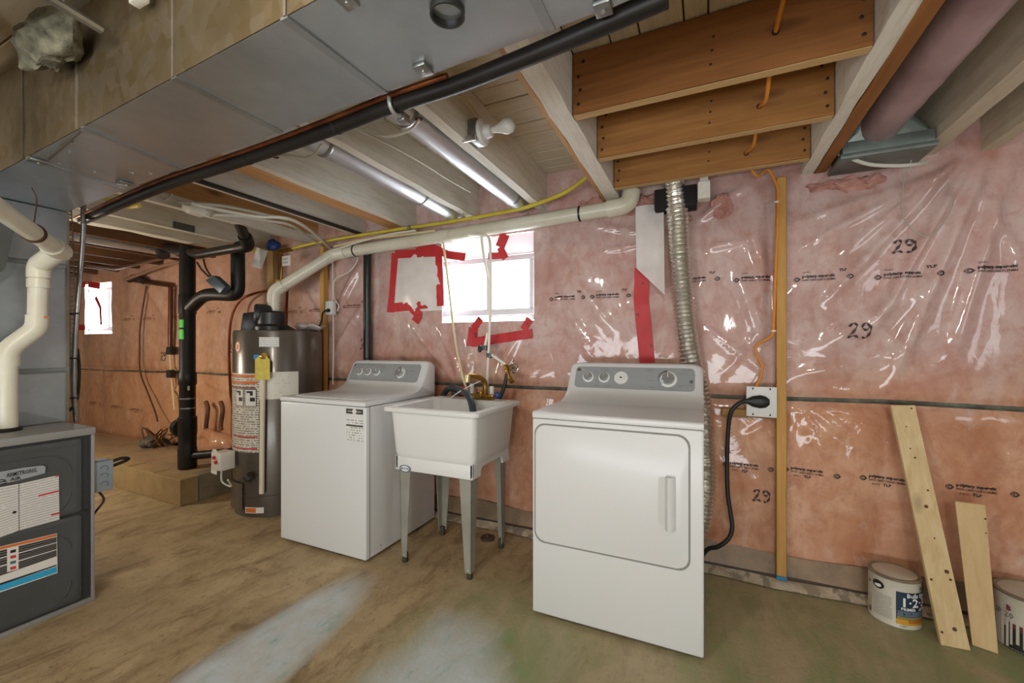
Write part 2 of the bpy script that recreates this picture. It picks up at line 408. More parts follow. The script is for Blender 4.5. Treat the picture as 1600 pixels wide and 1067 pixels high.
def blob(cx, cy, rx, ry, ang, soft=.5, wob=.5):
    """mask 0..1 of an uneven patch"""
    ca, sa = math.cos(ang), math.sin(ang)
    dx, dy = t.math('SUBTRACT', X_, cx), t.math('SUBTRACT', Y_, cy)
    u = t.math('DIVIDE', t.math('ADD', t.math('MULTIPLY', dx, ca), t.math('MULTIPLY', dy, sa)), rx)
    v = t.math('DIVIDE', t.math('SUBTRACT', t.math('MULTIPLY', dy, ca), t.math('MULTIPLY', dx, sa)), ry)
    d = t.math('SQRT', t.math('ADD', t.math('MULTIPLY', u, u), t.math('MULTIPLY', v, v)))
    d = t.math('ADD', d, t.math('MULTIPLY', t.math('SUBTRACT', a3, .5), wob * 2))
    return t.ramp(t.math('MULTIPLY', d, .5), .5 - soft * .25, .5 + soft * .2, (1, 1, 1, 1), (0, 0, 0, 1))
g = t.math('MAXIMUM', blob(.75, 1.8, 1.1, 1.05, 0, .9, .8), blob(-.75, 1.45, .40, .5, 0, .9, .9))
col = t.mix(t.math('MULTIPLY', g, .45), col, hx('#a8a288'))
g = t.math('MULTIPLY', g, t.ramp(a3, .36, .6)); col = t.mix(t.math('MULTIPLY', g, .85), col, hx('#828d60'))
g2 = t.math('MULTIPLY', g, t.ramp(a2, .52, .66)); col = t.mix(t.math('MULTIPLY', g2, .7), col, hx('#6f9c68'))
p = t.math('MAXIMUM', blob(-1.56, 1.02, .17, .62, R(4), .5, .35), blob(-.84, 1.16, .24, .40, R(14), .7, .5))  # pale blue pools of window light put into the floor colour
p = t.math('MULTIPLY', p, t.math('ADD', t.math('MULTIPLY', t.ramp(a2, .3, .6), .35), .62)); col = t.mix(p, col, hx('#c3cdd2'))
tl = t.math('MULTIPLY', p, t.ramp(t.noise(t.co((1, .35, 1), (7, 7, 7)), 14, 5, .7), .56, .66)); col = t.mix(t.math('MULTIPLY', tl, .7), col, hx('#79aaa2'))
lt = t.math('MULTIPLY', blob(-1.0, 2.42, 1.4, .12, 0, .8, .8), t.ramp(a2, .45, .6)); col = t.mix(t.math('MULTIPLY', lt, .6), col, hx('#b5a888'))
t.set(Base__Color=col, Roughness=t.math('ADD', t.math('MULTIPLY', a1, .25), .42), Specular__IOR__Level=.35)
t.bump(t.math('ADD', a5, t.math('MULTIPLY', a4, .5)), .38, .008)
floor = struct(MB().box(-8.5, 2.7, -3.1, 2.8, -.12, 0).build('floor', t.m, sm=False)); floor['label'] = 'stained brown concrete floor with worn green and teal paint and painted-in pale blue light patches'
# ---- shell behind and beside
SHELL = M('dim_block_wall', '#7a6a52', .8, col2='#6b5c46', sc=2)
struct(MB().box(-8.6, -8.45, -3.1, 2.8, 0, 2.34).build('wall_left', SHELL, sm=False))
struct(MB().box(2.6, 2.75, -3.1, 2.8, 0, 2.34).build('wall_right', SHELL, sm=False))
struct(MB().box(-8.5, 2.7, -3.2, -3.05, 0, 2.34).build('wall_front', SHELL, sm=False))
# ---- ceiling: deck slab and planks
ZJ, ZD = 2.07, 2.30
PLM = [wood('deck_plank_%s' % n, a, b, ax, paint='#cdc3ac', amount=am + .04, knots=False) for n, a, b, ax, am in
       (('long_light', '#b5a284', '#957f5e', 0, .62), ('long_dark', '#ab9676', '#8a7453', 0, .56), ('cross_light', '#c0b091', '#a08d6a', 1, .62), ('cross_dark', '#b5a37f', '#937d59', 1, .54))]
ceiling = struct(MB().box(-8.5, 2.7, -3.1, 2.8, ZD + .022, ZD + .10).build('ceiling', SHELL, sm=False))
rnd = random.Random(3)
y = -.35; k = 0
while y < 2.55:
    wdt = .108
    for xa, xb in ((-8.45, -.455), (.46, 2.58)):
        dz = rnd.uniform(0, .004)
        MB().box(xa, xb, y + .003, y + wdt - .003, ZD + dz, ZD + .024, .002, 1).build('plank', PLM[k % 2], ceiling, sm=False)
    y += wdt; k += 1
x = -.452; k = 0
while x < .45:
    wdt = (.145, .1, .145, .075)[k % 4]
    MB().box(x + .003, min(x + wdt, .455) - .003, -.4, 2.57, ZD + rnd.uniform(0, .006), ZD + .024, .002, 1).build('plank', PLM[2 + k % 2], ceiling, sm=False)
    x += wdt; k += 1
# ---- bottom plate band along the wall foot
BASEM = M('grey_sheet_over_plate', '#95795a', .5, col2='#6a5840', sc=6, coat=.1)
bb = thing('baseboard_back', 'greyish plastic covered wall foot with loose printed sheet edge on floor', 'x'); del bb['category']; struct(bb)
def wavy(x, a=.01, f=3): return a * noise.noise(Vector((x * f, 1.7, 2.2)))
mb = MB(); mb.patch(lambda u, v: V(-3.3 + 5.9 * u, 2.512 + .03 * v + wavy(-3.3 + 5.9 * u, .006, 5), .035 + v * (.10 + wavy(-3.3 + 5.9 * u, .03, 2))), 120, 3); mb.build('sheet_skirt', BASEM, bb)
mb = MB(); mb.patch(lambda u, v: V(-3.3 + 5.9 * u, 2.50 + .02 * v + wavy(-3.3 + 5.9 * u, .01, 3), .004 + v * .036), 120, 2); mb.build('dark_gap_strip', M('dark_brown_gap', '#3a2a1c', .6), bb)  # dark brown strip below the sheet skirt
t = NT('printed_sheet_edge'); bl = t.ramp(t.noise(t.co((7, 3, 3)), 2.2, 4, .6), .50, .56); b2 = t.ramp(t.noise(t.co((1, 1, 1)), 9, 6, .7), .42, .68)
t.set(Base__Color=t.mix(b2, t.mix(t.math('MULTIPLY', bl, .7), hx('#d2c9b4'), hx('#6f6c66')), hx('#a3937a')), Roughness=.5)
mb = MB(); mb.patch(lambda u, v: V(-3.0 + 5.6 * u, 2.432 + .078 * v + wavy(-3 + 5.6 * u, .035, 2.4), .006 + .016 * v + abs(wavy(-3 + 5.6 * u + v, .006, 9))), 160, 3); mb.build('sheet_edge', t.m, bb)
# ---- seam strip along the wall and printed marks
mb = MB(); mb.patch(lambda u, v: V(-7.6 + 10.2 * u, wy(-7.6 + 10.2 * u, .932) - .006 - .004 * math.sin(v * math.pi), .918 + .022 * v + .012 * noise.noise(Vector((u * 14, 0, 0))) - (.03 if u < .3 else 0) * (1 - u / .3)), 260, 2)
t = NT('dark_seam_tape'); t.set(Base__Color=t.mix(t.ramp(t.noise(t.co(), 12, 5), .4, .65), hx('#3d3f3a'), hx('#6c6c60')), Roughness=.3, Coat__Weight=.6)
mb.build('seam_strip', t.m, wall, label='dark sealed lap of the plastic sheet running along the wall')
def stamp(x, z, w, tilt=0.0, rows=2, low=False, col=INK):
    """one printed mark on the sheet: two small emblems, name line, code line and letters"""
    U = V(math.cos(tilt), 0, math.sin(tilt)); Vv = V(-math.sin(tilt), 0, math.cos(tilt)); O = V(x, 0, z); f = onwall(.005)
    g = 'sheet_print'
    text(g, 'polytarp super-six', .0185 * w / .17, col, wall, O + Vv * .011, U, Vv, fn=f, bold=.0009, sx=.98)
    text(g, '00000 CAN/CGSB-51.34-M86', .0145 * w / .17, col, wall, O + Vv * -.006, U, Vv, fn=f, bold=.0002, sx=.76)
    if low:
        text(g, '8:05/12', .013, col, wall, O + U * .012 + Vv * -.024, U, Vv, fn=f, sx=.8); text(g, 'TLP', .019, col, wall, O + U * .055 + Vv * -.026, U, Vv, fn=f, bold=.0005)
    else:
        text(g, '02/04/06', .012, col, wall, O + U * .0 + Vv * .033, U, Vv, fn=f, sx=.8); text(g, 'TLP', .017, col, wall, O + U * (w * .88) + Vv * .034, U, Vv, fn=f, bold=.0006, sx=1.1)
    for ux in (-.024, w + .018):
        c = O + U * ux + Vv * .004; mb = MB()
        for dx, s in ((0, .012), (.006, .010)):
            q = [c + U * (dx + a * s) + Vv * b * s for a, b in ((0, 1), (1, 0), (0, -1), (-1, 0), (0, 1))]
            for p0, p1 in zip(q, q[1:]):
                n_ = (p1 - p0).normalized(); m_ = V(-n_.z, 0, n_.x) * .0014
                mb.bm.faces.new([mb.bm.verts.new(f(p)) for p in (p0 - m_, p1 - m_, p1 + m_, p0 + m_)])
        mb.build('print_emblem', col, wall, sm=False)['kind'] = 'stuff'
for px, py in ((866, 468), (932, 465), (1062, 440), (1158, 439), (1253, 438), (1382, 434), (1525, 424)):
    q = PY(px, py, 2.54); stamp(q.x, q.z, .17)
for px, py in ((1140, 727), (1236, 736), (1358, 749), (1494, 763)):
    q = PY(px, py, 2.54); stamp(q.x, q.z, .17, low=True, tilt=-.03)
FAINT = M('faded_ink', '#7d5440', .6)
for px, py in ((540, 480), (487, 486), (446, 489), (325, 489), (270, 497), (225, 499), (195, 500)):
    q = PY(px, py, 2.54); stamp(q.x, q.z, .17, col=FAINT)
for px, py in ((140, 630), (175, 636), (205, 641)):
    q = PY(px, py, 2.54); stamp(q.x, q.z, .17, col=FAINT, low=True)
BRUSH = M('marker_ink', '#453331', .7)
def brush(name, strokes, px, py, sc):
    q = PY(px, py, 2.54); f = onwall(.005)
    for st in strokes:
        pts = smooth_path([V(q.x + a * sc, 0, q.z + b * sc) for a, b in st], 5); mb = MB()
        L = []
        for i, p in enumerate(pts):
            d = (pts[min(i + 1, len(pts) - 1)] - pts[max(i - 1, 0)]).normalized(); m_ = V(-d.z, 0, d.x) * .006 * (.6 + .4 * math.sin(i))
            L.append((mb.bm.verts.new(f(p - m_)), mb.bm.verts.new(f(p + m_))))
        for a, b in zip(L, L[1:]): mb.bm.faces.new((a[0], b[0], b[1], a[1]))
        mb.build(name, BRUSH, wall, sm=False)
TWO = [(-1, .5), (-.6, .9), (-.3, .55), (-.7, -.2), (-1.1, -.7), (-.5, -.55), (-.1, -.8)]
NINE = [(.9, .5), (.5, .9), (.2, .4), (.6, .1), (.95, .5), (.95, -.2), (.6, -.8), (.25, -.7)]
for px, py, sc in ((1343, 517, .042), (1413, 385, .036), (1190, 775, .036), (570, 538, .05), (360, 545, .05), (256, 557, .055)):
    brush('handwritten_mark', (TWO, NINE), px, py, sc)
# ---- tape
t = NT('red_sheathing_tape'); pr = t.ramp(t.noise(t.co((1, 1, 1)), 22, 2), .66, .70)
t.set(Base__Color=t.mix(t.math('MULTIPLY', pr, .75), t.mix(t.ramp(t.noise(t.co(), 5, 3), .3, .7), hx('#b01c22'), hx('#bf3034')), hx('#5a1417')), Roughness=.55, Coat__Weight=0.0); TAPE = t.m
def tape(pts, wd, off=.008, n=10, mat=TAPE, name='tape_strip', label=None, plane=2.54):
    pts = [PY(a, b, plane) for a, b in pts]; P = []
    for p, q in zip(pts, pts[1:]):
        for k in range(n): P.append(p.lerp(q, k / n))
    P.append(pts[-1]); mb = MB(); L = []
    for i, p in enumerate(P):
        d = P[min(i + 1, len(P) - 1)] - P[max(i - 1, 0)]; d.y = 0; d.normalize(); m_ = V(-d.z, 0, d.x) * wd / 2
        L.append([V(q.x, min(wy(q.x, q.z), WY) - off - .006 * abs(noise.noise(q * 30)), q.z) for q in (p - m_, p - m_ * .33, p + m_ * .33, p + m_)])
    vs = [[mb.bm.verts.new(q) for q in row] for row in L]
    for a, b in zip(vs, vs[1:]):
        for k in range(3): mb.bm.faces.new((a[k], b[k], b[k + 1], a[k + 1]))
    return mb.build(name, mat, wall, label=label)
PATCH = M('milky_sheet_patch', '#e2dcd8', .3, col2='#cfc6c1', sc=4, coat=.5)
mb = MB(); q0, q1 = PY(615, 488, 2.54), PY(690, 392, 2.54)
mb.patch(lambda u, v: (lambda x, z: V(x, wy(x, z) - .006 - .012 * math.sin(u * 3.1) * math.sin(v * 3.1) - .005 * noise.noise(V(x * 14, 0, z * 6)), z))(q0.x + (q1.x - q0.x) * u, q0.z + (q1.z - q0.z) * v), 16, 16)
mb.build('sheet_patch', PATCH, wall, label='milky plastic patch framed in red tape left of the window')
for pts, wd in (([(616, 397), (690, 394)], .062), ([(616, 395), (609, 488)], .058), ([(609, 481), (640, 478), (668, 474)], .07), ([(686, 400), (688, 478)], .06),
                ([(650, 392), (672, 385), (700, 398), (728, 402)], .055), ([(640, 478), (654, 492), (648, 503)], .07), ([(738, 541), (741, 512)], .07), ([(738, 535), (832, 521)], .062),
                ([(741, 513), (752, 498)], .05), ([(790, 366), (781, 386)], .075), ([(781, 386), (790, 404)], .05), ([(763, 400), (786, 399)], .045), ([(818, 515), (828, 498)], .05)):
    tape(pts, wd)
tape([(1003, 418), (1002, 470), (1007, 520), (1011, 567)], .085, label='long red tape strip running down behind the dryer')
LO = M('bluish_tape', '#2f6f8f', .5)
for pts, wd in (([(122, 447), (134, 444)], .07), ([(140, 444), (157, 447)], .07), ([(151, 464), (157, 480), (158, 508)], .055), ([(120, 512), (132, 511)], .07)): tape(pts, wd, n=4)
# loose flap of sheet by the vent hose
mb = MB(); q = PY(992, 320, 2.47); x0, x1 = q.x, PY(1036, 320, 2.47).x
mb.patch(lambda u, v: V(x0 + (x1 - x0) * u + .012 * v, 2.49 - .03 * v - .012 * math.sin(u * 5 + v * 2) - .02 * u * v, 2.0 - v * (.36 + .16 * u)), 10, 16)
mb.build('loose_sheet_flap', PATCH, wall, label='loose milky flap of plastic hanging left of the silver hose')
# torn batt showing above the flap and dark vent opening
FL = M('raw_pink_wool', '#c59487', .95, col2='#a9776a', sc=14, bump=1, bsc=60)
for cx_, cz_, sx2, sz2 in ((-.36, 2.03, .11, .06), (-.12, 1.92, .05, .05), (.08, 1.96, .05, .06), (-.62, 2.05, .12, .05), (.62, 1.99, .16, .03), (-.98, 2.02, .10, .04)):
    mb = MB(); mb.ball((cx_, 2.545, cz_), 1, (sx2, .03, sz2), 4); mb.jitter(.035, 17); mb.jitter(.010, 70); mb.build('batt_tuft', FL, wall)
# ---- windows
t = NT('window_glass'); t.set(Base__Color=(1, 1, 1, 1), Roughness=.0, Transmission__Weight=1.0, IOR=1.02, Alpha=.12); GLASS = t.m
FRM = M('white_vinyl_frame', '#c9c9cc', .35)
REC = M('white_sheet_recess', '#d2c8c8', .4, coat=.3)
def window(name, W, label, mull, inner):
    a, b, c, d = W; y0, y1 = WY - .03, 2.72; ia, ib, ic, id_ = inner
    o = thing(name, label, 'x'); del o['category']; struct(o)
    # recess lining: sheet folded into the opening
    mb = MB(); f0 = [(a, y0 + .03, c), (b, y0 + .03, c), (b, y0 + .03, d), (a, y0 + .03, d)]; f1 = [(ia, y1, ic), (ib, y1, ic), (ib, y1, id_), (ia, y1, id_)]
    for k in range(4):
        p = (f0[k], f0[(k + 1) % 4], f1[(k + 1) % 4], f1[k])
        mb.bm.faces.new([mb.bm.verts.new(v) for v in p])
    mb.build('window_lining', REC, o, sm=False); a, b, c, d = inner
    for nm, x0, x1, z0, z1 in (('window_rail', a, b, c, c + .045), ('window_rail', a, b, d - .04, d), ('window_jamb', a, a + .035, c + .045, d - .04), ('window_jamb', b - .035, b, c + .045, d - .04), ('window_mullion', mull - .022, mull + .022, c + .045, d - .04)):
        MB().box(x0, x1, y1, y1 + .05, z0, z1, .004).build(nm, FRM, o)
    for x0, x1 in ((a + .035, mull - .022), (mull + .022, b - .035)): MB().box(x0, x1, y1 + .02, y1 + .025, c + .045, d - .04).build('pane', GLASS, o, sm=False)
    pd = bpy.data.lights.new('portal', 'AREA'); po = bpy.data.objects.new('portal', pd); C.objects.link(po); pd.shape = 'RECTANGLE'; pd.size = b - a; pd.size_y = d - c
    po.location = ((a + b) / 2, y1 + .08, (c + d) / 2); po.rotation_euler = (R(-90), 0, 0); pd.cycles.is_portal = True
window('window_1', WIN1, 'small bright basement window with white frame above the laundry tub', -1.427, (-1.85, -1.075, 1.425, 1.85))
window('window_2', WIN2, 'small glowing basement window at the far left end', -6.85, (-7.4, -6.5, 1.40, 1.95))
# ================================================================== JOISTS, HEADERS, STUDS
JW = wood('white_washed_joist', '#b89268', '#8f6a42', 1, paint='#e2ded2', amount=.70)
JW2 = wood('half_washed_joist', '#b38f66', '#86633e', 1, paint='#d6d2c6', amount=.64)
JP = wood('peach_joist', '#c99f70', '#a97b4c', 1)
JD = wood('dark_old_joist', '#6d4a2e', '#46301d', 1, knots=False)
HDR = wood('orange_brown_board', '#9a6637', '#784a25', 0, rough=.6)
HDR2 = wood('lighter_orange_board', '#ab7942', '#8a5b30', 0, rough=.6)
EDGE = wood('pale_board_edge', '#c9a877', '#b48f5e', 0, knots=False)
PINE = wood('pale_pine', '#d8c297', '#c0a273', 2)
PINE1 = wood('clean_pine', '#d2b78a', '#c2a273', 2, knots=False)
STUD = wood('yellow_stud', '#c69a58', '#ab7e40', 2)
BEAM = wood('beige_beam', '#c0a582', '#a58a66', 1, paint='#c9bea9', amount=.62)
MAU = M('mauve_duct_wrap', '#b3989a', .42, .15, col2='#9a8081', sc=5, coat=.2)
def joist(name, x1, wd, mat, label, group=None, y0=1.03, y1=2.60, zb=ZJ, zt=ZD, strip=None, cat='joist', rough=.003):
    """joist along Y whose right face stands at x1"""
    mb = MB(); n = 30; loops = []
    for i in range(n + 1):
        y = y0 + (y1 - y0) * i / n; e = rough * noise.noise(V(x1 * 9, y * 5, 0)) ; f = rough * noise.noise(V(x1 * 7, y * 9, 4))
        loops.append([(x1 - wd + f, y, zb + e), (x1 + e, y, zb + f), (x1, y, zt), (x1 - wd, y, zt)])
    mb.loft(loops); o = mb.build(name, mat, sm=False); tag(o, label, cat, group); rehome(o, (x1 - wd / 2, (y0 + y1) / 2, zb))
    return o
a = joist('ceiling_joist', -.452, .078, JW, 'whitewashed joist carrying the left ends of the orange boards', rough=.006)
MB().box(-.553, -.531, 1.03, 2.59, ZJ + .002, ZD, .002, 1).build('side_board', JP, a, label='peach raw board along the joist side')
b = joist('ceiling_joist', -.915, .05, JW, 'whitewashed joist that carries the bulb holder')
c = joist('ceiling_joist', -1.405, .05, JW, 'whitewashed joist between the two silver spiral ducts', rough=.005)
d = joist('ceiling_joist', -1.945, .045, JW2, 'greyish washed joist left of the further silver duct')
MB().box(-2.125, -1.992, 1.03, 2.59, ZJ + .004, ZD, .002, 1).build('side_board', JP, d, label='new peach board nailed to the joist side')
e = joist('ceiling_joist', -2.43, .05, JW2, 'washed joist with a black line along its lower edge')
MB().box(-2.428, -2.410, 1.05, 2.50, ZJ - .012, ZJ + .012, .004).build('edge_strip', M('dark_strip', '#2c2622', .5), e, label='thin black strip')
f = joist('ceiling_joist', -3.0, .05, JW2, 'peach joist with white cables strapped under it')
MB().box(-2.998, -2.982, 1.03, 2.59, ZJ + .07, ZD, .002, 1).build('side_board', JP, f)
g = joist('ceiling_joist', -3.56, .05, JW2, 'greyish joist with a dark notch left of the cables')
MB().box(-3.558, -3.545, 1.78, 1.92, ZJ + .0, ZJ + .05).build('dark_notch', DARKGAP, g)
h = joist('ceiling_joist', -3.905, .09, JW, 'broad stained white joist above the black drain stack', rough=.008)
for x1 in (-4.36, -4.82, -5.28, -5.74, -6.2, -6.66, -7.12, -7.6, -8.05):
    joist('ceiling_joist', x1, .05, JD, 'dark brown joist in the far left bays beyond the drain stack', 'dark joists at the far left', y0=1.03)
r1 = joist('ceiling_joist', .500, .052, JW, 'white joist carrying the right ends of the orange boards', rough=.005)
MB().box(.503, .552, 1.03, 2.59, ZJ - .004, ZD, .003, 1).build('side_board', wood('brown_side_board', '#a06c38', '#7f5128', 1), r1, label='brown board fixed to the joist side')
MB().box(.554, .566, 1.03, 2.59, ZJ + .05, ZD, .002, 1).build('side_board', JW2, r1)
joist('ceiling_joist', .955, .07, BEAM, 'beige joist right of the mauve duct')
joist('ceiling_joist', 1.16, .05, BEAM, 'beige doubled joist next to the right frame edge', zb=ZJ - .01, y0=.9)
joist('ceiling_joist', 1.60, .05, BEAM, 'beige joist outside the right bay', y0=.9)
b_J, d_J, e_J, h_J = b, d, e, h
# orange headers with nails, holes
NAIL = M('dark_nail', '#33221a', .6, .4); HOLE = M('drilled_hole', '#241509', .9)
def header(y, mat, label, holes, loc):
    mb = MB(); n = 12; loops = []
    for i in range(n + 1):
        x = -.448 + .892 * i / n; k = .002 * noise.noise(V(x * 4, y, 0))
        loops.append([(x, y, ZJ + k), (x, y + .038, ZJ + k), (x, y + .038, ZD - .002), (x, y, ZD - .002)])
    mb.loft(loops); o = mb.build('header_board', mat, sm=False); tag(o, label, 'board'); rehome(o, (0, y, ZJ))
    MB().box(-.447, .443, y + .002, y + .036, ZJ - .004, ZJ - .0015).build('board_edge', EDGE, o, sm=False, label='pale lower edge')
    for s in (-1, 1):
        for k in range(4): MB().ball((s * (.425 - .006 * k * (k % 2)) - .002, y - .001, ZJ + .035 + .052 * k), .007, (1, .4, 1), 1).build('nail', NAIL, o)
    for k in range(3): MB().ball((.02 + .004 * k, y - .001, ZJ + .06 + .045 * k), .005, (1, .4, 1), 1).build('nail', NAIL, o)
    for hx_, hz_ in holes: MB().lathe([(.011, 0), (.011, .002)], (hx_, y - .0018, hz_), (0, 1, 0), 14).build('cable_hole', HOLE, o)
    return o
H1, H2, H3 = PY(1212, 50, 1.535), PY(1187, 166, 1.935), PY(1166, 240, 2.33)
header(1.535, HDR, 'darkest orange-brown board, nearest of three between the joists', ((H1.x, H1.z),), 0)
header(1.935, HDR2, 'middle orange-brown board of three between the joists', ((H2.x, H2.z),), 0)
header(2.33, HDR2, 'orange-brown board nearest the pink wall, over the silver hose', ((H3.x, H3.z),), 0)
# studs on the wall
o = MB().box(.332, .376, 2.478, 2.52, .03, 2.05, .003, 1).build('wall_stud', STUD); tag(o, 'yellow upright strip of wood right of the dryer, beside the outlet', 'stud'); rehome(o, (.354, 2.5, .03))
MB().box(.330, .378, 2.474, 2.524, .028, .048, .002, 1).build('foot_wrap', LO, o, label='blue tape at the foot')
o = MB().box(-2.86, -2.815, 2.475, 2.52, .03, 2.06, .003, 1).build('wall_stud', STUD); tag(o, 'upright wood strip behind the washer, next to the water heater', 'stud'); rehome(o, (-2.84, 2.5, .03))
o = MB().box(-3.50, -3.42, 2.47, 2.515, 1.2, 2.06, .003, 1).build('wall_stud', wood('dull_stud', '#a98c5c', '#8b6e43', 2)); tag(o, 'dull wooden upright under the blue gas regulator', 'stud'); rehome(o, (-3.46, 2.5, 1.2))
o = MB().box(.086, .342, 2.485, 2.515, .832, .872, .003, 1).build('backing_block', wood('block_wood', '#a98550', '#8a6638', 0)); tag(o, 'short wooden backing block below the white outlet', 'wood block'); rehome(o, (.2, 2.5, .85))
o = MB().box(-.03, .03, 2.40, 2.47, 1.97, 2.06, .003, 1).build('joist_stub', JW); tag(o, 'short white wood stub right of the hose top', 'wood block'); rehome(o, (0, 2.43, 2.0))
MB().box(-.02, .02, 2.42, 2.46, 2.06, 2.30).build('stub_upper', JW2, o)
# dark opening the hose enters
vh = MB(); vh.box(-.25, -.035, 2.44, 2.545, 1.95, 2.065, .006); o = vh.build('vent_box', M('black_opening', '#15110f', .8)); tag(o, 'black opening under the last orange board where the hose enters', 'vent opening'); rehome(o, (-.14, 2.5, 1.95))
# ================================================================== WASHER / DRYER
def appliance(kind, label, x0, x1, y0, y1, topz):
    o = thing(kind, label, 'washing machine' if kind == 'washer' else 'dryer', ((x0 + x1) / 2, (y0 + y1) / 2, 0))
    MB().box(x0, x1, y0, y1, .018, topz - .030, .008, 3).build('cabinet', WHITE, o)
    for fx in (x0 + .05, x1 - .05):
        for fy in (y0 + .06, y1 - .06): MB().cyl((fx, fy, 0), (fx, fy, .03), .022, .018, 14).build('foot', RUB, o)
    MB().box(x0 + .004, x1 - .004, y0 + .004, y1 - .004, topz - .033, topz - .027).build('top_gap', DARKGAP, o, sm=False)
    return o
def console(o, x0, x1, y1, topz, zc):
    """curved backsplash whose front sweeps up from the top"""
    yb = y1; P = [(yb - .30, topz - .027)]
    P = [(yb - .295, topz - .026), (yb - .295, topz - .002), (yb - .245, topz + .004), (yb - .20, topz + .016), (yb - .165, topz + .036), (yb - .155, topz + .048)]
    P += [(yb - .150, topz + .055), (yb - .085, zc - .018), (yb - .078, zc - .006), (yb - .065, zc), (yb - .012, zc), (yb, zc - .012), (yb, topz - .026)]
    n = len(P); mb = MB(); L = []
    cols = [(x0, .0), (x0 + .006, .35), (x0 + .02, .72), (x0 + .045, .95), (x0 + .07, 1)]
    cols = cols + [(x1 - (c - x0), k) for c, k in cols[::-1]]
    for x, k in cols:
        row = []
        for y, z in P:
            zz = z if z <= topz + .05 else topz + .05 + (z - topz - .05) * (.80 + .20 * k)
            yy = y + (1 - k) * (.018 if y < yb - .02 else 0)
            row.append((x, yy, zz))
        L.append(row)
    mb.loft(L); mb.build('console', WHITE, o, ang=50)
    a, b = V(0, yb - .148, topz + .062), V(0, yb - .088, zc - .02); return a, b
def panel_frame(a, b, x0):
    U = V(1, 0, 0); Vv = (b - a).normalized(); N = U.cross(Vv); return V(x0, a.y, a.z), U, Vv, N
def knob(o, O, U, Vv, N, u, v, r, nm='knob', big=False):
    c = O + U * u + Vv * v + N * .003
    k = MB().lathe([(r * 1.32, 0), (r * 1.32, .004), (r * 1.15, .006), (r * 1.1, .006)], c, N, 28).build(nm + '_ring', WHITEP, o)
    kk = MB().lathe([(r, .004), (r * .95, .018), (r * .82, .022), (r * .001, .022)], c, N, 24).build(nm, KNOBC, o)
    MB().box(-.002, .002, -.001, .001, 0, r * .75).build('knob_mark', WHITEP, kk) if False else None
    pts = [c + N * .0222 + Vv * t * r * .75 + U * .0 for t in (.15, 1)]; MB().tube([pts[0], pts[1]], .0018, 6).build('pointer', WHITEP, kk)
    return kk
# ---- dryer
DX0, DX1, DY0, DY1, DT = -.697, .0, 1.745, 2.40, .910
dr = appliance('dryer', 'white front-loading clothes dryer with grey control panel, right of the laundry tub', DX0, DX1, DY0, DY1, DT)
mb = MB(); mb.prism([(DX0, DY0 - .002, DT - .028), (DX0, DY0 - .002, DT - .006), (DX0, DY0 + .006, DT), (DX0, DY1, DT), (DX0, DY1, DT - .028)], (DX1 - DX0, 0, 0), .003); mb.build('top_panel', WHITE, dr)
a, b = console(dr, DX0 + .002, DX1 - .002, DY1, DT, 1.108)
O, U, Vv, N = panel_frame(a, b, DX0); L = (b - a).length
mb = MB(); mb.prism([O + U * u + Vv * v + N * .0 for u, v in rrect(.045, .655, .004, L - .002, .022)], N * .0025); mb.build('control_panel', GREYP, dr)
for u in (.118, .205): knob(dr, O, U, Vv, N, u, L * .5, .023)
c0 = O + U * .295 + Vv * L * .5 + N * .003
for r0, r1, m, nm in ((.030, .036, WHITEP, 'button_ring'), (.0, .017, WHITEP, 'start_button'), (.0, .005, BLKP, 'button_dot')):
    hh = {'button_ring': .004, 'start_button': .007, 'button_dot': .0085}[nm]
    if r0: MB().lathe([(r1, 0), (r1, hh), (r0, hh), (r0, 0.001)], c0, N, 28).build(nm, m, dr)
    else: MB().lathe([(r1, 0), (r1, hh), (.0005, hh)], c0, N, 24).build(nm, m, dr)
kd = knob(dr, O, U, Vv, N, .530, L * .5, .033, 'cycle_dial')
cc = O + U * .530 + Vv * L * .5 + N * .010
for k in range(12):
    an = R(100 + k * 11); r0, r1 = .038, .046; dv = U * math.cos(an) + Vv * math.sin(an); tv = N.cross(dv)
    mb = MB(); mb.prism([cc + dv * r0 - tv * .002, cc + dv * r1 - tv * .003, cc + dv * r1 + tv * .003, cc + dv * r0 + tv * .002], N * .0006); mb.build('dial_mark', BLKP if k < 7 else M('dial_blue', '#6f7fa6', .5), kd, sm=False)
def ptext(par, O, U, Vv, N, s, u, v, size, mat=INKG, al='CENTER'): text('panel_lettering', s, size, mat, par, O + U * u + Vv * v + N * .0032, U, Vv, al)
for s, u, v in (('SIGNAL', .118, .085), ('TEMPERATURE', .205, .085), ('PUSH START', .292, .085), ('OFF', .160, .072), ('LOW', .238, .072), ('HIGH', .238, .012), ('NORMAL', .172, .010), ('REGULAR', .445, .088), ('COTTONS', .44, .08), ('EASY CARE', .622, .088), ('DELICATES', .60, .074), ('LESS DRY', .458, .012), ('OPTIMUM', .45, .04), ('TIMED', .59, .02), ('COOL DOWN', .625, .026), ('OFF', .556, .008), ('DRY', .656, .068)):
    ptext(dr, O, U, Vv, N, s, u - .003, v * L / .1, .0075)
MB().lathe([(.009, 0), (.009, .002), (.0005, .003)], O + U * .640 + Vv * L * .42 + N * .0025, N, 16).build('sensor_badge', M('dark_badge', '#6d7072', .4, .4), dr)
MB().lathe([(.010, 0), (.010, .002), (.0005, .003)], O + U * .062 + Vv * (L - .022) + N * .0025, N, 16).build('round_emblem', CHROME, dr)
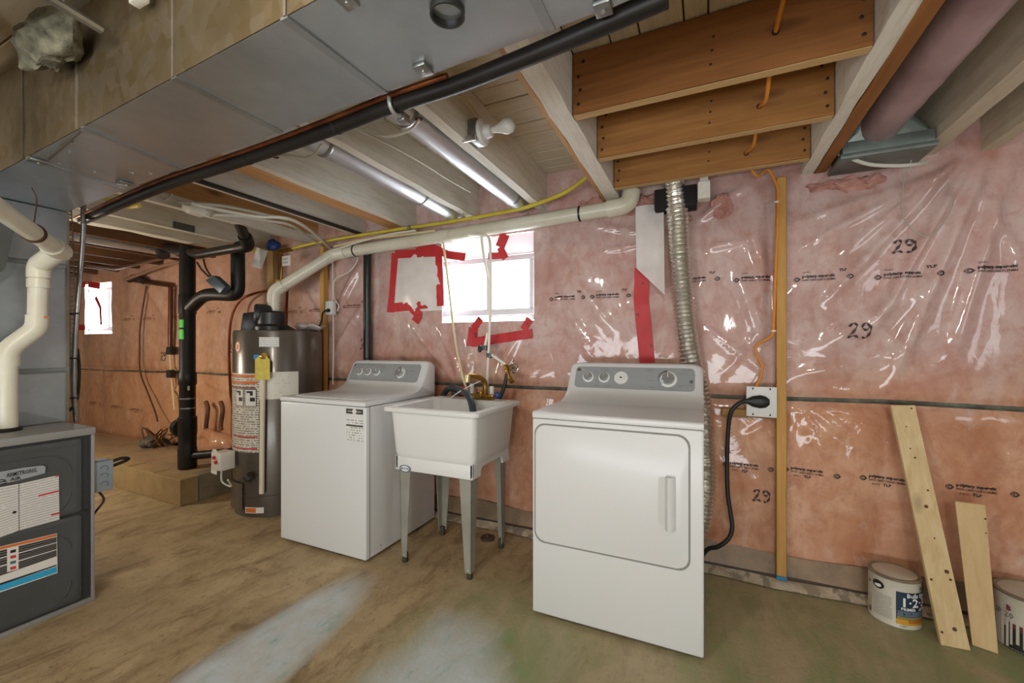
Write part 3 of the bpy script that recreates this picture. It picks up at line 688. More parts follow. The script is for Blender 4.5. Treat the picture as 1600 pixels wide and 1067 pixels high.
# door
mb = MB(); mb.prism([(u, DY0 - .0015, v) for u, v in rrect(-.686, -.047, .334, .860, .047, 7)], (0, .004, 0)); mb.build('door_gap', M('door_gap_grey', '#83827e', .7), dr)
mb = MB(); mb.prism([(u, DY0 - .006, v) for u, v in rrect(-.679, -.054, .343, .853, .042, 7)], (0, .007, 0), .003, 3); door = mb.build('door', WHITE, dr)
mb = MB(); mb.prism([(u, DY0 - .0068, v) for u, v in rrect(-.163, -.128, .50, .69, .014)], (0, .003, 0)); mb.build('handle_recess', M('recess_shade', '#c4c4c0', .4), door)
mb = MB(); y0 = DY0 - .006
mb.loft([[(x, y0 - dy, z) for x, dy in ((-.136, .0), (-.136, .014), (-.126, .026), (-.108, .020), (-.098, .0))] for z in (.488, .50, .68, .695)]); mb.build('handle', WHITE, door, ang=60)
for k in range(3): MB().ball((-.128 + .012 * k, y0, .70), .0025, (1, .5, 1), 1).build('dimple', M('dimple_grey', '#a9a9a5', .4), door)
MB().ball((DX0 + .05, DY0 - .0, .352), .004, (1, .5, 1), 1).build('screw', STEEL, dr)
# ---- washer
WX0, WX1, WY0, WY1, WT = -2.379, -1.690, 1.768, 2.42, .893
wa = appliance('washer', 'white top-loading washing machine with sloped grey control panel, left of the laundry tub', WX0, WX1, WY0, WY1, WT)
mb = MB(); mb.prism([(WX0, WY0 - .004, WT - .027), (WX0, WY0 - .004, WT - .006), (WX0, WY0 + .004, WT), (WX0, WY1, WT), (WX0, WY1, WT - .027)], (WX1 - WX0, 0, 0), .003); mb.build('top_panel', WHITE, wa)
mb = MB(); mb.prism([(u, v, WT - .001) for u, v in rrect(WX0 + .06, WX1 - .06, WY0 + .04, WY1 - .30, .03)], (0, 0, .007), .003); mb.build('lid', WHITE, wa)
a, b = console(wa, WX0 + .002, WX1 - .002, WY1, WT, 1.098)
O, U, Vv, N = panel_frame(a, b, WX0); L = (b - a).length
mb = MB(); mb.prism([O + U * u + Vv * v for u, v in rrect(.045, .645, .004, L - .002, .022)], N * .0025); mb.build('control_panel', GREYP, wa)
for u in (.125, .205, .285): knob(wa, O, U, Vv, N, u, L * .5, .020)
kd = knob(wa, O, U, Vv, N, .490, L * .5, .030, 'cycle_dial'); cc = O + U * .490 + Vv * L * .5 + N * .010
for k in range(9):
    an = R(95 + k * 20); dv = U * math.cos(an) + Vv * math.sin(an); tv = N.cross(dv); mb = MB()
    mb.prism([cc + dv * .034 - tv * .003, cc + dv * .041 - tv * .004, cc + dv * .041 + tv * .004, cc + dv * .034 + tv * .003], N * .0006); mb.build('dial_mark', BLKP, kd, sm=False)
for s, u, v in (('LOAD SIZE', .125, .09), ('TEMPERATURE', .207, .09), ('SPIN', .285, .09), ('SMALL', .10, .012), ('COLD', .19, .012), ('NORMAL', .335, .075), ('COTTONS', .43, .09), ('WHITES', .425, .02), ('EASY CARE', .575, .08), ('DELICATES', .585, .06), ('SOAK', .60, .035), ('RINSE', .555, .012)):
    ptext(wa, O, U, Vv, N, s, u, v * L / .1, .0075)
MB().lathe([(.009, 0), (.009, .002), (.0005, .003)], O + U * .062 + Vv * (L - .02) + N * .0025, N, 16).build('round_emblem', CHROME, wa)
# sticker with dark bar on the front
fy = WY0 - .0012
q0, q1 = PY(541, 638, fy), PY(567, 648, fy)
MB().box(q0.x, q1.x, fy - .0006, fy + .001, q1.z, q0.z).build('sticker_bar', M('sticker_black', '#3a3833', .5), wa, sm=False)
mb = MB(); mb.patch(lambda u, v: V(q0.x + .012 + (q1.x - q0.x - .024) * u, fy - .001, q1.z + .012 + (q0.z - q1.z - .024) * v), 1, 1); mb.build('sticker_print', printmat('bar_print', '#3a3833', '#d8d8d0', 1, 16, .95, .75, .9), wa, sm=False)
MB().lathe([(.015, 0), (.015, .001), (.0003, .001)], ((q0.x + q1.x) / 2, fy - .0006, (q0.z + q1.z) / 2), (0, -1, 0), 20).build('sticker_disc', LBLW, wa)
mb = MB(); p0, p1 = PY(541, 687, fy), PY(567, 655, fy)
mb.patch(lambda u, v: V(q0.x + (q1.x - q0.x) * u, fy, p0.z + (p1.z - p0.z) * v), 1, 1); mb.build('sticker_print', printmat('small_print', '#d9d9d5', '#55554f', 9, 12, .45, .45, .7), wa, sm=False)
MB().box(q0.x, q1.x, fy - .0008, fy + .001, p1.z - .045, p1.z - .036).build('sticker_bar', M('sticker_black', '#3a3833', .5), wa, sm=False)
mb = MB(); mb.box(WX1 - .001, WX1 + .0012, WY0 + .028, WY0 + .031, .02, WT - .03); mb.build('panel_seam', DARKGAP, wa, sm=False)
MB().ball((WX1, WY0 + .12, .055), .005, (.5, 1, 1), 1).build('screw', STEEL, wa)
# ================================================================== LAUNDRY TUB
tub = thing('laundry_tub', 'white plastic laundry tub on four grey metal legs between washer and dryer', 'sink', (-1.305, 2.07, 0))
def rl(x0, x1, y0, y1, r, z, n=4): return [(u, v, z) for u, v in rrect(x0, x1, y0, y1, r, n)]
mb = MB(); mb.loft([rl(-1.545, -1.065, 1.85, 2.285, .03, .588), rl(-1.553, -1.057, 1.842, 2.293, .035, .60), rl(-1.560, -1.052, 1.835, 2.30, .04, .625), rl(-1.575, -1.036, 1.822, 2.315, .035, .846),
    rl(-1.600, -1.010, 1.800, 2.340, .028, .846), rl(-1.604, -1.006, 1.797, 2.343, .028, .852), rl(-1.604, -1.006, 1.797, 2.343, .028, .866), rl(-1.598, -1.012, 1.803, 2.338, .026, .872),
    rl(-1.570, -1.040, 1.825, 2.245, .04, .872), rl(-1.562, -1.048, 1.832, 2.238, .04, .865), rl(-1.540, -1.07, 1.85, 2.22, .05, .66), rl(-1.50, -1.11, 1.89, 2.18, .07, .62)], True, True)
mb.build('basin', TUB, tub)
sk = MB(); zt = .60
sk.prism([(-1.548, 1.846, zt), (-1.548, 1.846, .535), (-1.535, 1.846, .522), (-1.075, 1.846, .522), (-1.062, 1.846, .535), (-1.062, 1.846, zt)], (0, .012, 0), .003)
sk.prism([(-1.548, 2.277, zt), (-1.548, 2.277, .535), (-1.062, 2.277, .535), (-1.062, 2.277, zt)], (0, .012, 0), .003)
for x in (-1.548, -1.074):
    arch = [(x, 1.846, zt), (x, 1.846, .523), (x, 1.93, .523)] + [(x, 1.93 + .03 * (1 - math.cos(R(a_))), .523 + .045 * math.sin(R(a_))) for a_ in (30, 60, 90)] + [(x, 2.20 - .03 * (1 - math.cos(R(a_))), .523 + .045 * math.sin(R(a_))) for a_ in (90, 60, 30)] + [(x, 2.20, .523), (x, 2.289, .523), (x, 2.289, zt)]
    sk.prism(arch, (.012, 0, 0))
sk.build('skirt', TUB, tub)
for (lx, ly, sx, sy) in ((-1.535, 1.862, 1, 1), (-1.078, 1.862, -1, 1), (-1.535, 2.272, 1, -1), (-1.078, 2.272, -1, -1)):
    mb = MB(); tp, bt, th = .075, .036, .004; z1, z0 = .57, .035
    kx, ky = lx + sx * .006, ly + sy * .006
    mb.hexa([(kx, ky, z0), (kx + sx * bt, ky, z0), (kx + sx * bt, ky + sy * th, z0), (kx, ky + sy * th, z0), (lx, ly, z1), (lx + sx * tp, ly, z1), (lx + sx * tp, ly + sy * th, z1), (lx, ly + sy * th, z1)])
    mb.hexa([(kx, ky, z0), (kx + sx * th, ky, z0), (kx + sx * th, ky + sy * bt, z0), (kx, ky + sy * bt, z0), (lx, ly, z1), (lx + sx * th, ly, z1), (lx + sx * th, ly + sy * tp, z1), (lx, ly + sy * tp, z1)])
    lg = mb.build('leg', LEGM, tub, sm=False)
    MB().box(*sorted((kx + sx * .003, kx + sx * .028)), *sorted((ky + sy * .003, ky + sy * .028)), 0, .055, .002).build('foot', M('dark_foot', '#4a463d', .5, .3), lg)
    MB().ball((kx + sx * .018, ky - sy * .001, .048), .004, (1, .6, 1), 1).build('bolt', CHROME, lg)
# badge
cx_, cz_ = PY(633, 732, 1.844).x, PY(633, 732, 1.844).z
for r_, m, nm, off in ((1.0, M('badge_navy', '#24406b', .4), 'badge', .0), (.80, WHINK, 'badge_field', .001)):
    mb = MB(); mb.prism([(cx_ + .038 * r_ * math.cos(R(k * 15)), 1.8445 - off, cz_ + .019 * r_ * math.sin(R(k * 15))) for k in range(24)], (0, -.001, 0)); mb.build(nm, m, tub, sm=False)
text('badge_lettering', 'MUSTEE', .0155, M('badge_navy', '#24406b', .4), tub, (cx_, 1.8423, cz_ - .0055), (1, 0, 0), (0, 0, 1), 'CENTER', bold=.0005)
# faucet
fa = thing('faucet', 'brass two-handle faucet on the back rim of the laundry tub', 'faucet', (-1.26, 2.29, .872))
mb = MB(); mb.box(-1.345, -1.165, 2.27, 2.315, .872, .905, .008); mb.box(-1.275, -1.235, 2.255, 2.31, .875, .925, .008); mb.build('faucet_body', BRASS, fa)
mb = MB(); mb.tube(round_path([(-1.225, 2.285, .905), (-1.222, 2.28, .985), (-1.25, 2.235, 1.018), (-1.285, 2.17, 1.022)], .035), .0165, 12); mb.build('spout', BRASS, fa)
mb = MB(); mb.tube([(-1.282, 2.175, 1.03), (-1.285, 2.17, .985)], [.019, .016], 12); mb.build('spout_end', M('pale_brass', '#c9b98e', .35, .6), fa)
mb = MB(); mb.box(-1.405, -1.36, 2.275, 2.305, .895, .915, .005); mb.hexa([(-1.40, 2.27, .905), (-1.365, 2.27, .905), (-1.365, 2.30, .905), (-1.40, 2.30, .905), (-1.385, 2.28, .955), (-1.375, 2.28, .955), (-1.375, 2.29, .955), (-1.385, 2.29, .955)], .003); mb.build('hot_handle', RED, fa, label='red handle')
mb = MB(); mb.lathe([(.016, 0), (.02, .008), (.02, .022), (.012, .028)], (-1.135, 2.275, .905), (.5, -1, .1), 12); mb.build('cold_handle', BLUE, fa, label='blue handle')
MB().cyl((-1.325, 2.295, .9), (-1.325, 2.295, .965), .014).build('tail_nut', WHITEP, fa); MB().cyl((-1.185, 2.295, .9), (-1.185, 2.295, .955), .014).build('tail_nut', WHITEP, fa)
# drain hose hooking over the back into the tub
o = MB().tube(smooth_path([(-1.66, 2.44, .55), (-1.64, 2.43, .80), (-1.58, 2.40, .905), (-1.46, 2.33, .925), (-1.36, 2.22, .930), (-1.25, 2.12, .915), (-1.18, 2.05, .865), (-1.155, 2.02, .78)], 8), .020, 12).build('drain_hose', M('dark_hose', '#2e3a40', .45))
tag(o, 'dark corrugated washer drain hose hooked into the laundry tub', 'hose'); rehome(o, (-1.4, 2.3, .9))
MB().tube(smooth_path([(-1.235, 2.25, .99), (-1.30, 2.18, .95), (-1.36, 2.14, .905), (-1.37, 2.12, .885), (-1.35, 2.10, .878)], 6), .003, 6).build('tie_string', PAPER, o, label='white string tied round the hose')
o = MB().ball((-1.475, 2.405, .895), 1, (.075, .035, .022), 3).jitter(.012, 40).build('lint_bundle', M('grey_lint_cloth', '#6f706c', .8, col2='#43443f', sc=22)); tag(o, 'grey crumpled bundle behind the tub beside the washer', 'cloth'); rehome(o, (-1.475, 2.40, .895))
# ================================================================== WATER HEATER
HC = V(-2.975, 2.20, 0); HR = .30; HT = 1.313
wh = thing('water_heater', 'tall brown-grey tank water heater with paper labels beside the washer', 'water heater', HC)
MB().lathe([(HR - .012, .0), (HR - .012, .05), (HR, .052), (HR, HT - .012), (HR - .004, HT), (HR - .03, HT + .003), (.01, HT + .008)], HC, seg=64).build('tank', HEAT, wh)
MB().lathe([(HR + .001, .148), (HR + .003, .15), (HR + .003, .153), (HR + .001, .155)], HC, seg=64, cap=False).build('tank_seam', HEAT, wh)
HD, HRt = V(-.804, .595, 0).normalized(), V(.595, .804, 0).normalized()
def hp(phi, z, off=.0): a = R(phi); return HC + (-HD * math.cos(a) + HRt * math.sin(a)) * (HR + off) + V(0, 0, z)
def hz(py, px=400): return 1.2 + (541 - py) / FPX * 2.98
def hlabel(name, p0, p1, y0, y1, mat, off=.002, label=None, skew=0):
    z0, z1 = hz(y1), hz(y0); mb = MB(); mb.patch(lambda u, v: hp(p0 + (p1 - p0) * u, z0 + (z1 - z0) * v + skew * u, off), 16, 2); return mb.build(name, mat, wh, label=label)
lb = hlabel('warning_label', -84, -24, 583, 705, printmat('warn_print', '#cfc9ba', '#4c463e', 34, 22, .5, .5, .75), label='long paper warning label')
hlabel('label_stripe', -84, -26, 585, 589, ORS, .003); hlabel('label_stripe', -84, -26, 595, 599, ORS, .003)
hlabel('label_stripe', -72, -26, 680, 682, REDP, .003); hlabel('label_stripe', -72, -26, 698, 700, REDP, .003); hlabel('label_stripe', -84, -28, 604, 606, M('dark_red_print', '#7d2b22', .5), .003)
hlabel('picture_box', -62, -46, 607, 634, BLKP, .003); hlabel('picture_box', -44, -27, 607, 634, BLKP, .003); hlabel('picture_field', -61, -47, 608, 633, LBLW, .0036); hlabel('picture_field', -43, -28, 608, 633, LBLW, .0036)
for p0 in (-60, -41):
    hlabel('picture_tap', p0, p0 + 9, 610, 613, BLKP, .0042); hlabel('picture_tap', p0 + 5, p0 + 9, 613, 617, BLKP, .0042); hlabel('picture_hand', p0 + 5, p0 + 12, 620, 626, BLKP, .0042)
hlabel('rating_label', -24, 24, 581, 623, printmat('rate_print', '#cdc8ba', '#a39c8b', 9, 9, .3, .35, .6), label='blank-looking pale label')
hlabel('small_label', -24, 0, 527, 542, printmat('small_white_print', '#d5d3cd', '#8a8a86', 5, 8, .4, .6, .6))
hlabel('blue_sticker', -31, -24, 554, 561, BLUES, .002)
for r_, m, off in ((1, ORS, .002), (.78, M('logo_cream', '#d9cdb8', .5), .003), (.5, ORS, .004)):
    mb = MB(); mb.prism([hp(-58 + 6.0 * r_ * math.cos(R(k * 20)), hz(542) + .040 * r_ * math.sin(R(k * 20)), off) for k in range(18)], -HD * .0006); mb.build('oval_logo', m, wh, sm=False)
hlabel('orange_label', -43, -18, 789, 798, LBLW, .0035); hlabel('orange_patch', -42, -28, 790, 797, ORS, .0042)
# relief valve, yellow tag, white discharge tube
mb = MB(); q = hp(-17, hz(556)); mb.cyl(q, q - HD * .05, .022); mb.box(q.x - .02 + .03, q.x + .05, q.y - .05, q.y - .01, q.z - .02, q.z + .01, .006); mb.build('relief_valve', BRASS, wh)
mb = MB(); q0, q1 = hp(-24, hz(592), .055), hp(-9, hz(556), .055); sw = (q1 - q0); sw.z = 0
mb.prism([q0, q0 + sw, q0 + sw + V(0, 0, .14), q0 + sw * .75 + V(0, 0, .165), q0 + sw * .25 + V(0, 0, .165), q0 + V(0, 0, .14)], -HD * .002); mb.build('valve_tag', M('yellow_tag', '#cdb93a', .5, col2='#b9a52f', sc=30), wh, label='yellow tag')
MB().tube([hp(-17, hz(580), .035), hp(-18, hz(680), .03), hp(-19, hz(766), .022)], .017, 12).build('discharge_tube', M('tube_cream', '#cfc6b0', .45), wh, label='white discharge tube')
# gas valve, tags, drain
mb = MB(); gc = hp(-68, .40, .07); mb.box(gc.x - .055, gc.x + .055, gc.y - .05, gc.y + .05, gc.z - .06, gc.z + .065, .008); gv = mb.build('gas_valve', M('valve_white', '#cfcac0', .5), wh, label='white gas control box')
for dz, dx in ((.03, -.01), (-.0, .01)): MB().lathe([(.012, 0), (.012, .012), (.0004, .012)], (gc.x + dx, gc.y - .05, gc.z + dz), (0, -1, 0), 14).build('valve_button', RED, gv)
mb = MB(); tq = gc + V(-.085, -.03, -.09); mb.prism([tq, tq + V(.08, -.01, 0), tq + V(.075, 0, .15), tq + V(.058, 0, .17), tq + V(.025, 0, .17), tq + V(.008, 0, .15)], (0, -.002, 0)); mb.build('hang_tag', PAPER, wh, sm=False, label='white paper tag')
MB().tube(smooth_path([gc + V(0, -.01, -.06), gc + V(.02, -.02, -.14), gc + V(.09, -.0, -.17), gc + V(.15, -.06, -.10)]), .006, 8).build('burner_wire', WCAB, wh)
mb = MB(); q = hp(-38, .30); mb.cyl(q, q - HD * .07, .018); mb.lathe([(.028, .05), (.03, .07), (.012, .09)], q, -HD, 14); mb.build('drain_valve', BLK, wh)
mb = MB(); q = hp(-64, .155, .018); mb.patch(lambda u, v: hp(-84 + 38 * u, .05 + .19 * v, .012), 10, 1); mb.build('burner_cover', HEAT, wh)
# power vent blower
bl = thing('vent_blower', 'black power vent blower housing on top of the water heater', 'blower', HC + V(0, 0, HT))
B0 = HC + V(-.06, -.02, HT + .006)
mb = MB(); mb.lathe([(.12, 0), (.12, .03), (.10, .05), (.10, .135), (.085, .15), (.001, .15)], B0 + V(.0, .0, 0), seg=28); mb.build('blower_housing', BLK, bl)
mb = MB(); mb.lathe([(.075, -.06), (.085, -.05), (.085, .05), (.07, .06)], B0 + V(-.05, -.03, .12), HRt, seg=24); mb.build('blower_motor', M('motor_grey', '#3b3d40', .4, .3, col2='#2a2b2d'), bl)
mb = MB(); mb.hexa([B0 + V(*p) for p in ((-.22, -.10, 0), (-.10, -.17, 0), (-.02, -.06, 0), (-.15, .02, 0), (-.20, -.09, .13), (-.11, -.15, .13), (-.05, -.06, .15), (-.14, .0, .15))], .006); mb.build('control_box', M('motor_grey', '#3b3d40', .4, .3, col2='#2a2b2d'), bl)
PV = V(-3.03, 2.20, 0); PV = PY(428, 490, 2.2); PV.z = 0
mb = MB(); mb.hexa([PV + V(*p) for p in ((-.09, -.06, HT), (.20, -.03, HT), (.20, .07, HT), (-.09, .07, HT), (-.05, -.05, HT + .08), (.08, -.04, HT + .06), (.08, .05, HT + .06), (-.05, .05, HT + .08))], .01)
mb.lathe([(.05, HT + .05), (.05, HT + .10), (.043, HT + .11), (.043, HT + .125), (.052, HT + .13), (.052, HT + .155)], PV, seg=22); mb.build('blower_outlet', RUB, bl)
MB().lathe([(.054, HT + .138), (.054, HT + .15)], PV, seg=22, cap=False).build('hose_clamp', STEEL, bl)
o = MB().ball((-2.80, 2.34, HT + .035), 1, (.13, .09, .03), 3).jitter(.03, 14).build('loose_plastic_sheet', M('sheet_lilac', '#bdb0ae', .3, coat=.6)); tag(o, 'crumpled milky plastic lying on top of the water heater', 'plastic sheet'); rehome(o, (-2.80, 2.34, HT + .02))
o = MB().tube(smooth_path([PY(447, 515, 2.33), PY(448, 480, 2.40), PY(449, 455, 2.44), PY(449, 440, 2.46)], 4), .011, 10).build('copper_pipe', COPPER); tag(o, 'copper water pipe rising from the top of the heater', 'pipe'); rehome(o, PY(447, 515, 2.33))
MB().cyl(PY(447, 517, 2.33), PY(447, 508, 2.33), .017).build('union', M('pale_brass', '#c9b98e', .35, .6), o)
o = MB().tube(smooth_path([PY(372, 712, 2.12), PY(363, 690, 2.2), PY(362, 640, 2.25), PY(358, 560, 2.35), PY(361, 500, 2.42), PY(375, 470, 2.45), PY(400, 458, 2.46), PY(425, 454, 2.46)], 6), .011, 10).build('copper_gas_line', M('copper_dull', '#96562f', .4, .7, col2='#74422a')); tag(o, 'thin copper gas line curving down to the heater valve', 'pipe'); rehome(o, PY(362, 640, 2.25))
# vent pipe from heater along the wall top to the right
vp = thing('vent_pipe', 'long white plastic vent pipe running from the heater along the wall top', 'pipe', (PV.x, PV.y, HT + .15))
E1 = PV + V(0, 0, 1.625); E2 = PY(522, 397, 2.44); E3 = V(-.46, 2.46, 2.00); E4 = V(-.385, 2.47, 2.05)
MB().tube(round_path([PV + V(0, 0, HT + .13), E1, E2, E3], .05, 6), .043, 18).build('pipe_run', PVC, vp)
MB().tube(round_path([E3 - V(.05, 0, .003), V(-.42, 2.46, 2.003), V(-.385, 2.465, 2.03), V(-.375, 2.47, 2.09)], .03, 5), .050, 18).build('elbow', CREAM, vp)
MB().tube(round_path([PV + V(0, 0, 1.54), E1, E1.lerp(E2, .16)], .05, 6), .049, 18).build('elbow', PVC, vp)
MB().tube(round_path([E2.lerp(E1, .12), E2, E2.lerp(E3, .06)], .05, 6), .049, 18).build('elbow', PVC, vp)
k = E2.lerp(E3, .47); MB().cyl(k - V(.05, 0, .001), k + V(.05, 0, .001), .048, seg=18).build('coupling', PVC, vp)
for q in (.9, .1): MB().cyl(E2.lerp(E3, q), E2.lerp(E3, q) + V(.012, 0, 0), .0455, seg=18).build('pipe_strap', BLK, vp)
# ================================================================== FURNACE
FX, FY0, FY1, FZ = -2.62, .44, .99, .82
fu = thing('furnace', 'dark grey gas furnace with light cap and warning labels at the left edge', 'furnace', (-2.98, .715, 0))
MB().box(-3.36, FX - .012, FY0, FY1, .0, FZ - .03, .003).build('cabinet', FURNE, fu)
MB().box(-3.36, FX + .004, FY0, FY1 + .002, FZ - .035, FZ, .005).build('cap', FURNE, fu)
MB().box(FX - .014, FX, FY1 - .012, FY1, .0, FZ - .035, .002).build('corner_strip', FURNE, fu)
MB().box(FX - .014, FX + .002, FY0, FY1, .0, .022, .002).build('base_strip', FURNE, fu)
MB().box(FX - .013, FX - .009, FY0 + .01, FY1 - .012, .02, FZ - .035).build('door_reveal', M('deep_shadow_grey', '#2b2c2d', .6), fu, sm=False)
for z0, z1 in ((.435, FZ - .045), (.03, .425)):
    mb = MB(); mb.loft([[(FX + dx, u, v) for u, v in rrect(FY0 + .012 + i, FY1 - .045 - i, z0 + i, z1 - i, r)] for dx, i, r in ((-.012, 0, .012), (-.002, .002, .014), (.002, .012, .02), (.001, .026, .03), (.0, .03, .03))]); dp = mb.build('door_panel', FURN, fu)
    mb = MB(); mb.loft([[(FX + dx, u, v) for u, v in rrect(FY0 + .05, FY1 - .085, z0 + (.06 if z0 > .2 else .055), z1 - .06, .09)] for dx in (-.001, .0035)], True, False)
    mb.bm.free(); mb = MB(); mb.tube([(FX + .001, u, v) for u, v in rrect(FY0 + .04, FY1 - .085, z0 + .012, z1 - .055, .09, 8)] , .0022, 6); mb.build('door_crease', FURN, dp)
def xf(px, py, off): return PX(px, py, FX + off)
def flab(name, quad, mat, off=.0035, par=None, lab=None):
    q = [xf(a, b, off) for a, b in quad]; mb = MB(); mb.patch(lambda u, v: q[0].lerp(q[1], u).lerp(q[3].lerp(q[2], u), v), 1, 1); return mb.build(name, mat, par or fu, sm=False, label=lab)
# label quads given bottom-left, bottom-right, top-right, top-left
pl = printmat('safety_print', '#cbc9c3', '#807d78', 19, 12, .42, .6, .5)
flab('safety_label', ((-60, 862), (29.5, 829), (29, 756), (-60, 772)), pl, lab='white safety sheet'); flab('safety_label', ((30.5, 829), (93, 812), (92, 742), (30, 756)), pl)
flab('label_bar', ((60, 776), (92, 768), (92, 765.5), (60, 773.5)), REDP, .0042); flab('label_bar', ((86, 745), (92, 743.5), (92, 742), (86, 743)), REDP, .0042); flab('label_bar', ((80, 806), (93, 802.5), (93, 800), (80, 803)), REDP, .0042)
BWP = printmat('dark_print', '#22211f', '#9a9790', 11, 12, .35, .75, .55)
flab('warning_label', ((-60, 946), (90, 895), (89, 833), (-60, 868)), LBLW, lab='black, white and blue warning label')
flab('label_orange', ((-60, 873), (88.5, 838), (88.3, 834), (-60, 869)), ORS, .0042)
flab('label_black', ((-60, 921), (88.5, 869), (88.5, 839), (-60, 875)), BWP, .0042)
flab('label_line', ((-60, 890), (88.5, 848), (88.5, 847), (-60, 888.5)), WHINK, .0048); flab('label_line', ((-60, 904), (88.5, 859), (88.5, 858), (-60, 902.5)), WHINK, .0048)
flab('label_black', ((-60, 935), (88.5, 884), (88.5, 882), (-60, 931)), BLKP, .0042)
flab('label_blue', ((-60, 944), (89, 894), (88.8, 885), (-60, 934)), M('label_cyan', '#2e9cc4', .5), .0045)
flab('picture_column', ((11, 894), (29, 889), (29, 853), (11, 857)), LBLW, .005)
for k, m in enumerate((BLKP, REDP, M('pic_teal', '#3f6a70', .5), REDP)):
    y = 860 + k * 8.7; flab('picture_mark', ((16, y + 4.5), (25, y + 2.3), (25, y - 2.2), (16, y)), m, .0056)
# badge
mb = MB(); bq = [xf(*p, .004) for p in ((-60, 769), (-30, 763), (20, 752.5), (50, 744.5), (70, 739), (71, 729), (66, 727), (36, 730.5), (0, 737), (-60, 750))]
mb.prism(bq, (.003, 0, 0)); mb.build('badge', M('badge_metal', '#9b9fa2', .4, .2), fu, sm=False)
q = xf(10, 743, .0085); U = (xf(65, 734.5, .0085) - xf(12, 744.5, .0085)); U.z = 0; U.normalize()
wlen = (xf(66, 735, .0085) - xf(12, 745, .0085)).length
text('badge_lettering', 'ARMSTRONG', .025, BLKP, fu, q + V(0, 0, -.008), U, (0, 0, 1), bold=.0004, sx=wlen / .175); text('badge_lettering', 'AIR', .020, BLKP, fu, xf(16, 752.0, .0085), U, (0, 0, 1), bold=.0004, sx=1)
for k in range(3):
    MB().tube(smooth_path([xf(-8 + k * 2, 753 + k * 3.0, .0085), xf(2 + k * 2, 749.5 + k * 3, .0085), xf(9 + k, 750.5 + k * 2.2, .0085)], 4), .0018, 5).build('badge_wave', BLKP, fu)
for a, b in ((133, 797), (22, 800)): MB().lathe([(.006, 0), (.006, .004), (.0003, .005)], xf(a, b, .0), (1, 0, 0), 10).build('screw', M('dark_screw', '#34332f', .4, .5), fu)
# electrical box on the side
eb = MB(); eb.box(-2.72, -2.635, FY1 + .003, FY1 + .075, .50, .645, .004); o = eb.build('service_box', BOXG); tag(o, 'small grey steel electrical box on the furnace side', 'electrical box'); rehome(o, (-2.68, FY1 + .04, .57)); WL_ = o
for k, z in enumerate((.61, .575, .535)): MB().tube([V(-2.634, FY1 + .04 + .014 * math.cos(R(a_)), z + .012 * math.sin(R(a_))) for a_ in range(-60, 181, 30)], .0018, 5).build('knockout_ring', M('ring_shade', '#5d656b', .5), o)
MB().tube(smooth_path([(-2.69, FY1 + .07, .62), (-2.70, FY1 + .13, .63), (-2.72, FY1 + .17, .615), (-2.70, FY1 + .12, .605), (-2.69, FY1 + .07, .60)]), .008, 8).build('cord_loop', RUB, o, label='black cord loop')
MB().tube(smooth_path([(-2.67, FY1 + .03, .50), (-2.665, FY1 + .05, .45), (-2.67, FY1 + .02, .40), (-2.68, FY1 + .006, .36)]), .005, 8).build('box_wire', M('maroon_wire', '#3c2320', .5), o, label='thin dark wire')
# ================================================================== PLENUM AND MAIN DUCT
PXF, PY1_ = -2.93, 1.0
pn = thing('plenum', 'light galvanised sheet metal plenum standing on the furnace', 'duct', (-3.15, .74, FZ))
for z0, z1 in ((FZ + .003, 1.075), (1.085, 1.60), (1.605, 1.877)):
    # face with a shallow cross break
    ya, yb_ = .44, PY1_; mb = MB(); m_ = V(PXF + .010, (ya + yb_) / 2, (z0 + z1) / 2)
    mb.box(-3.36, PXF - .001, ya, yb_, z0, z1); cs = [V(PXF, ya, z0), V(PXF, yb_, z0), V(PXF, yb_, z1), V(PXF, ya, z1)]
    vs = [mb.bm.verts.new(p) for p in cs]; vm = mb.bm.verts.new(m_)
    for i in range(4): mb.bm.faces.new((vs[i], vs[(i + 1) % 4], vm))
    mb.build('plenum_section', GALVL, pn, sm=False)
for z in (1.08, 1.602): MB().box(-3.36, PXF + (.008 if z < 1.2 else .004), .435, PY1_ + .006, z - .012, z + .012, .003).build('drive_cleat', M('cleat_grey', '#7e827f', .4, .7), pn)
MB().box(PXF - .01, PXF + .006, PY1_ - .004, PY1_ + .006, FZ + .003, 1.877).build('corner_seam', GALVD, pn, sm=False)
DZ0, DZ1 = 1.88, 2.25
def dl(x): return .662 - .039 * (x + 2.44)      # camera-side edge of the duct
def dr_(x): return 1.0 - .0545 * (x + 2.93)      # wall-side edge
du = thing('supply_duct', 'large rectangular galvanised duct running overhead from the plenum to the right', 'duct', (-1.4, .78, DZ0))
cuts = [-3.36, -2.25, -1.79, -1.22, -.785, -.30, .72]
SIDEM = galv('brown_reflection_sheet', '#776648', '#67583c', .45, .75)  # brown reflection of the room put into the side sheet colour
BR = M('duct_screw', '#b9b9b4', .3, .9)
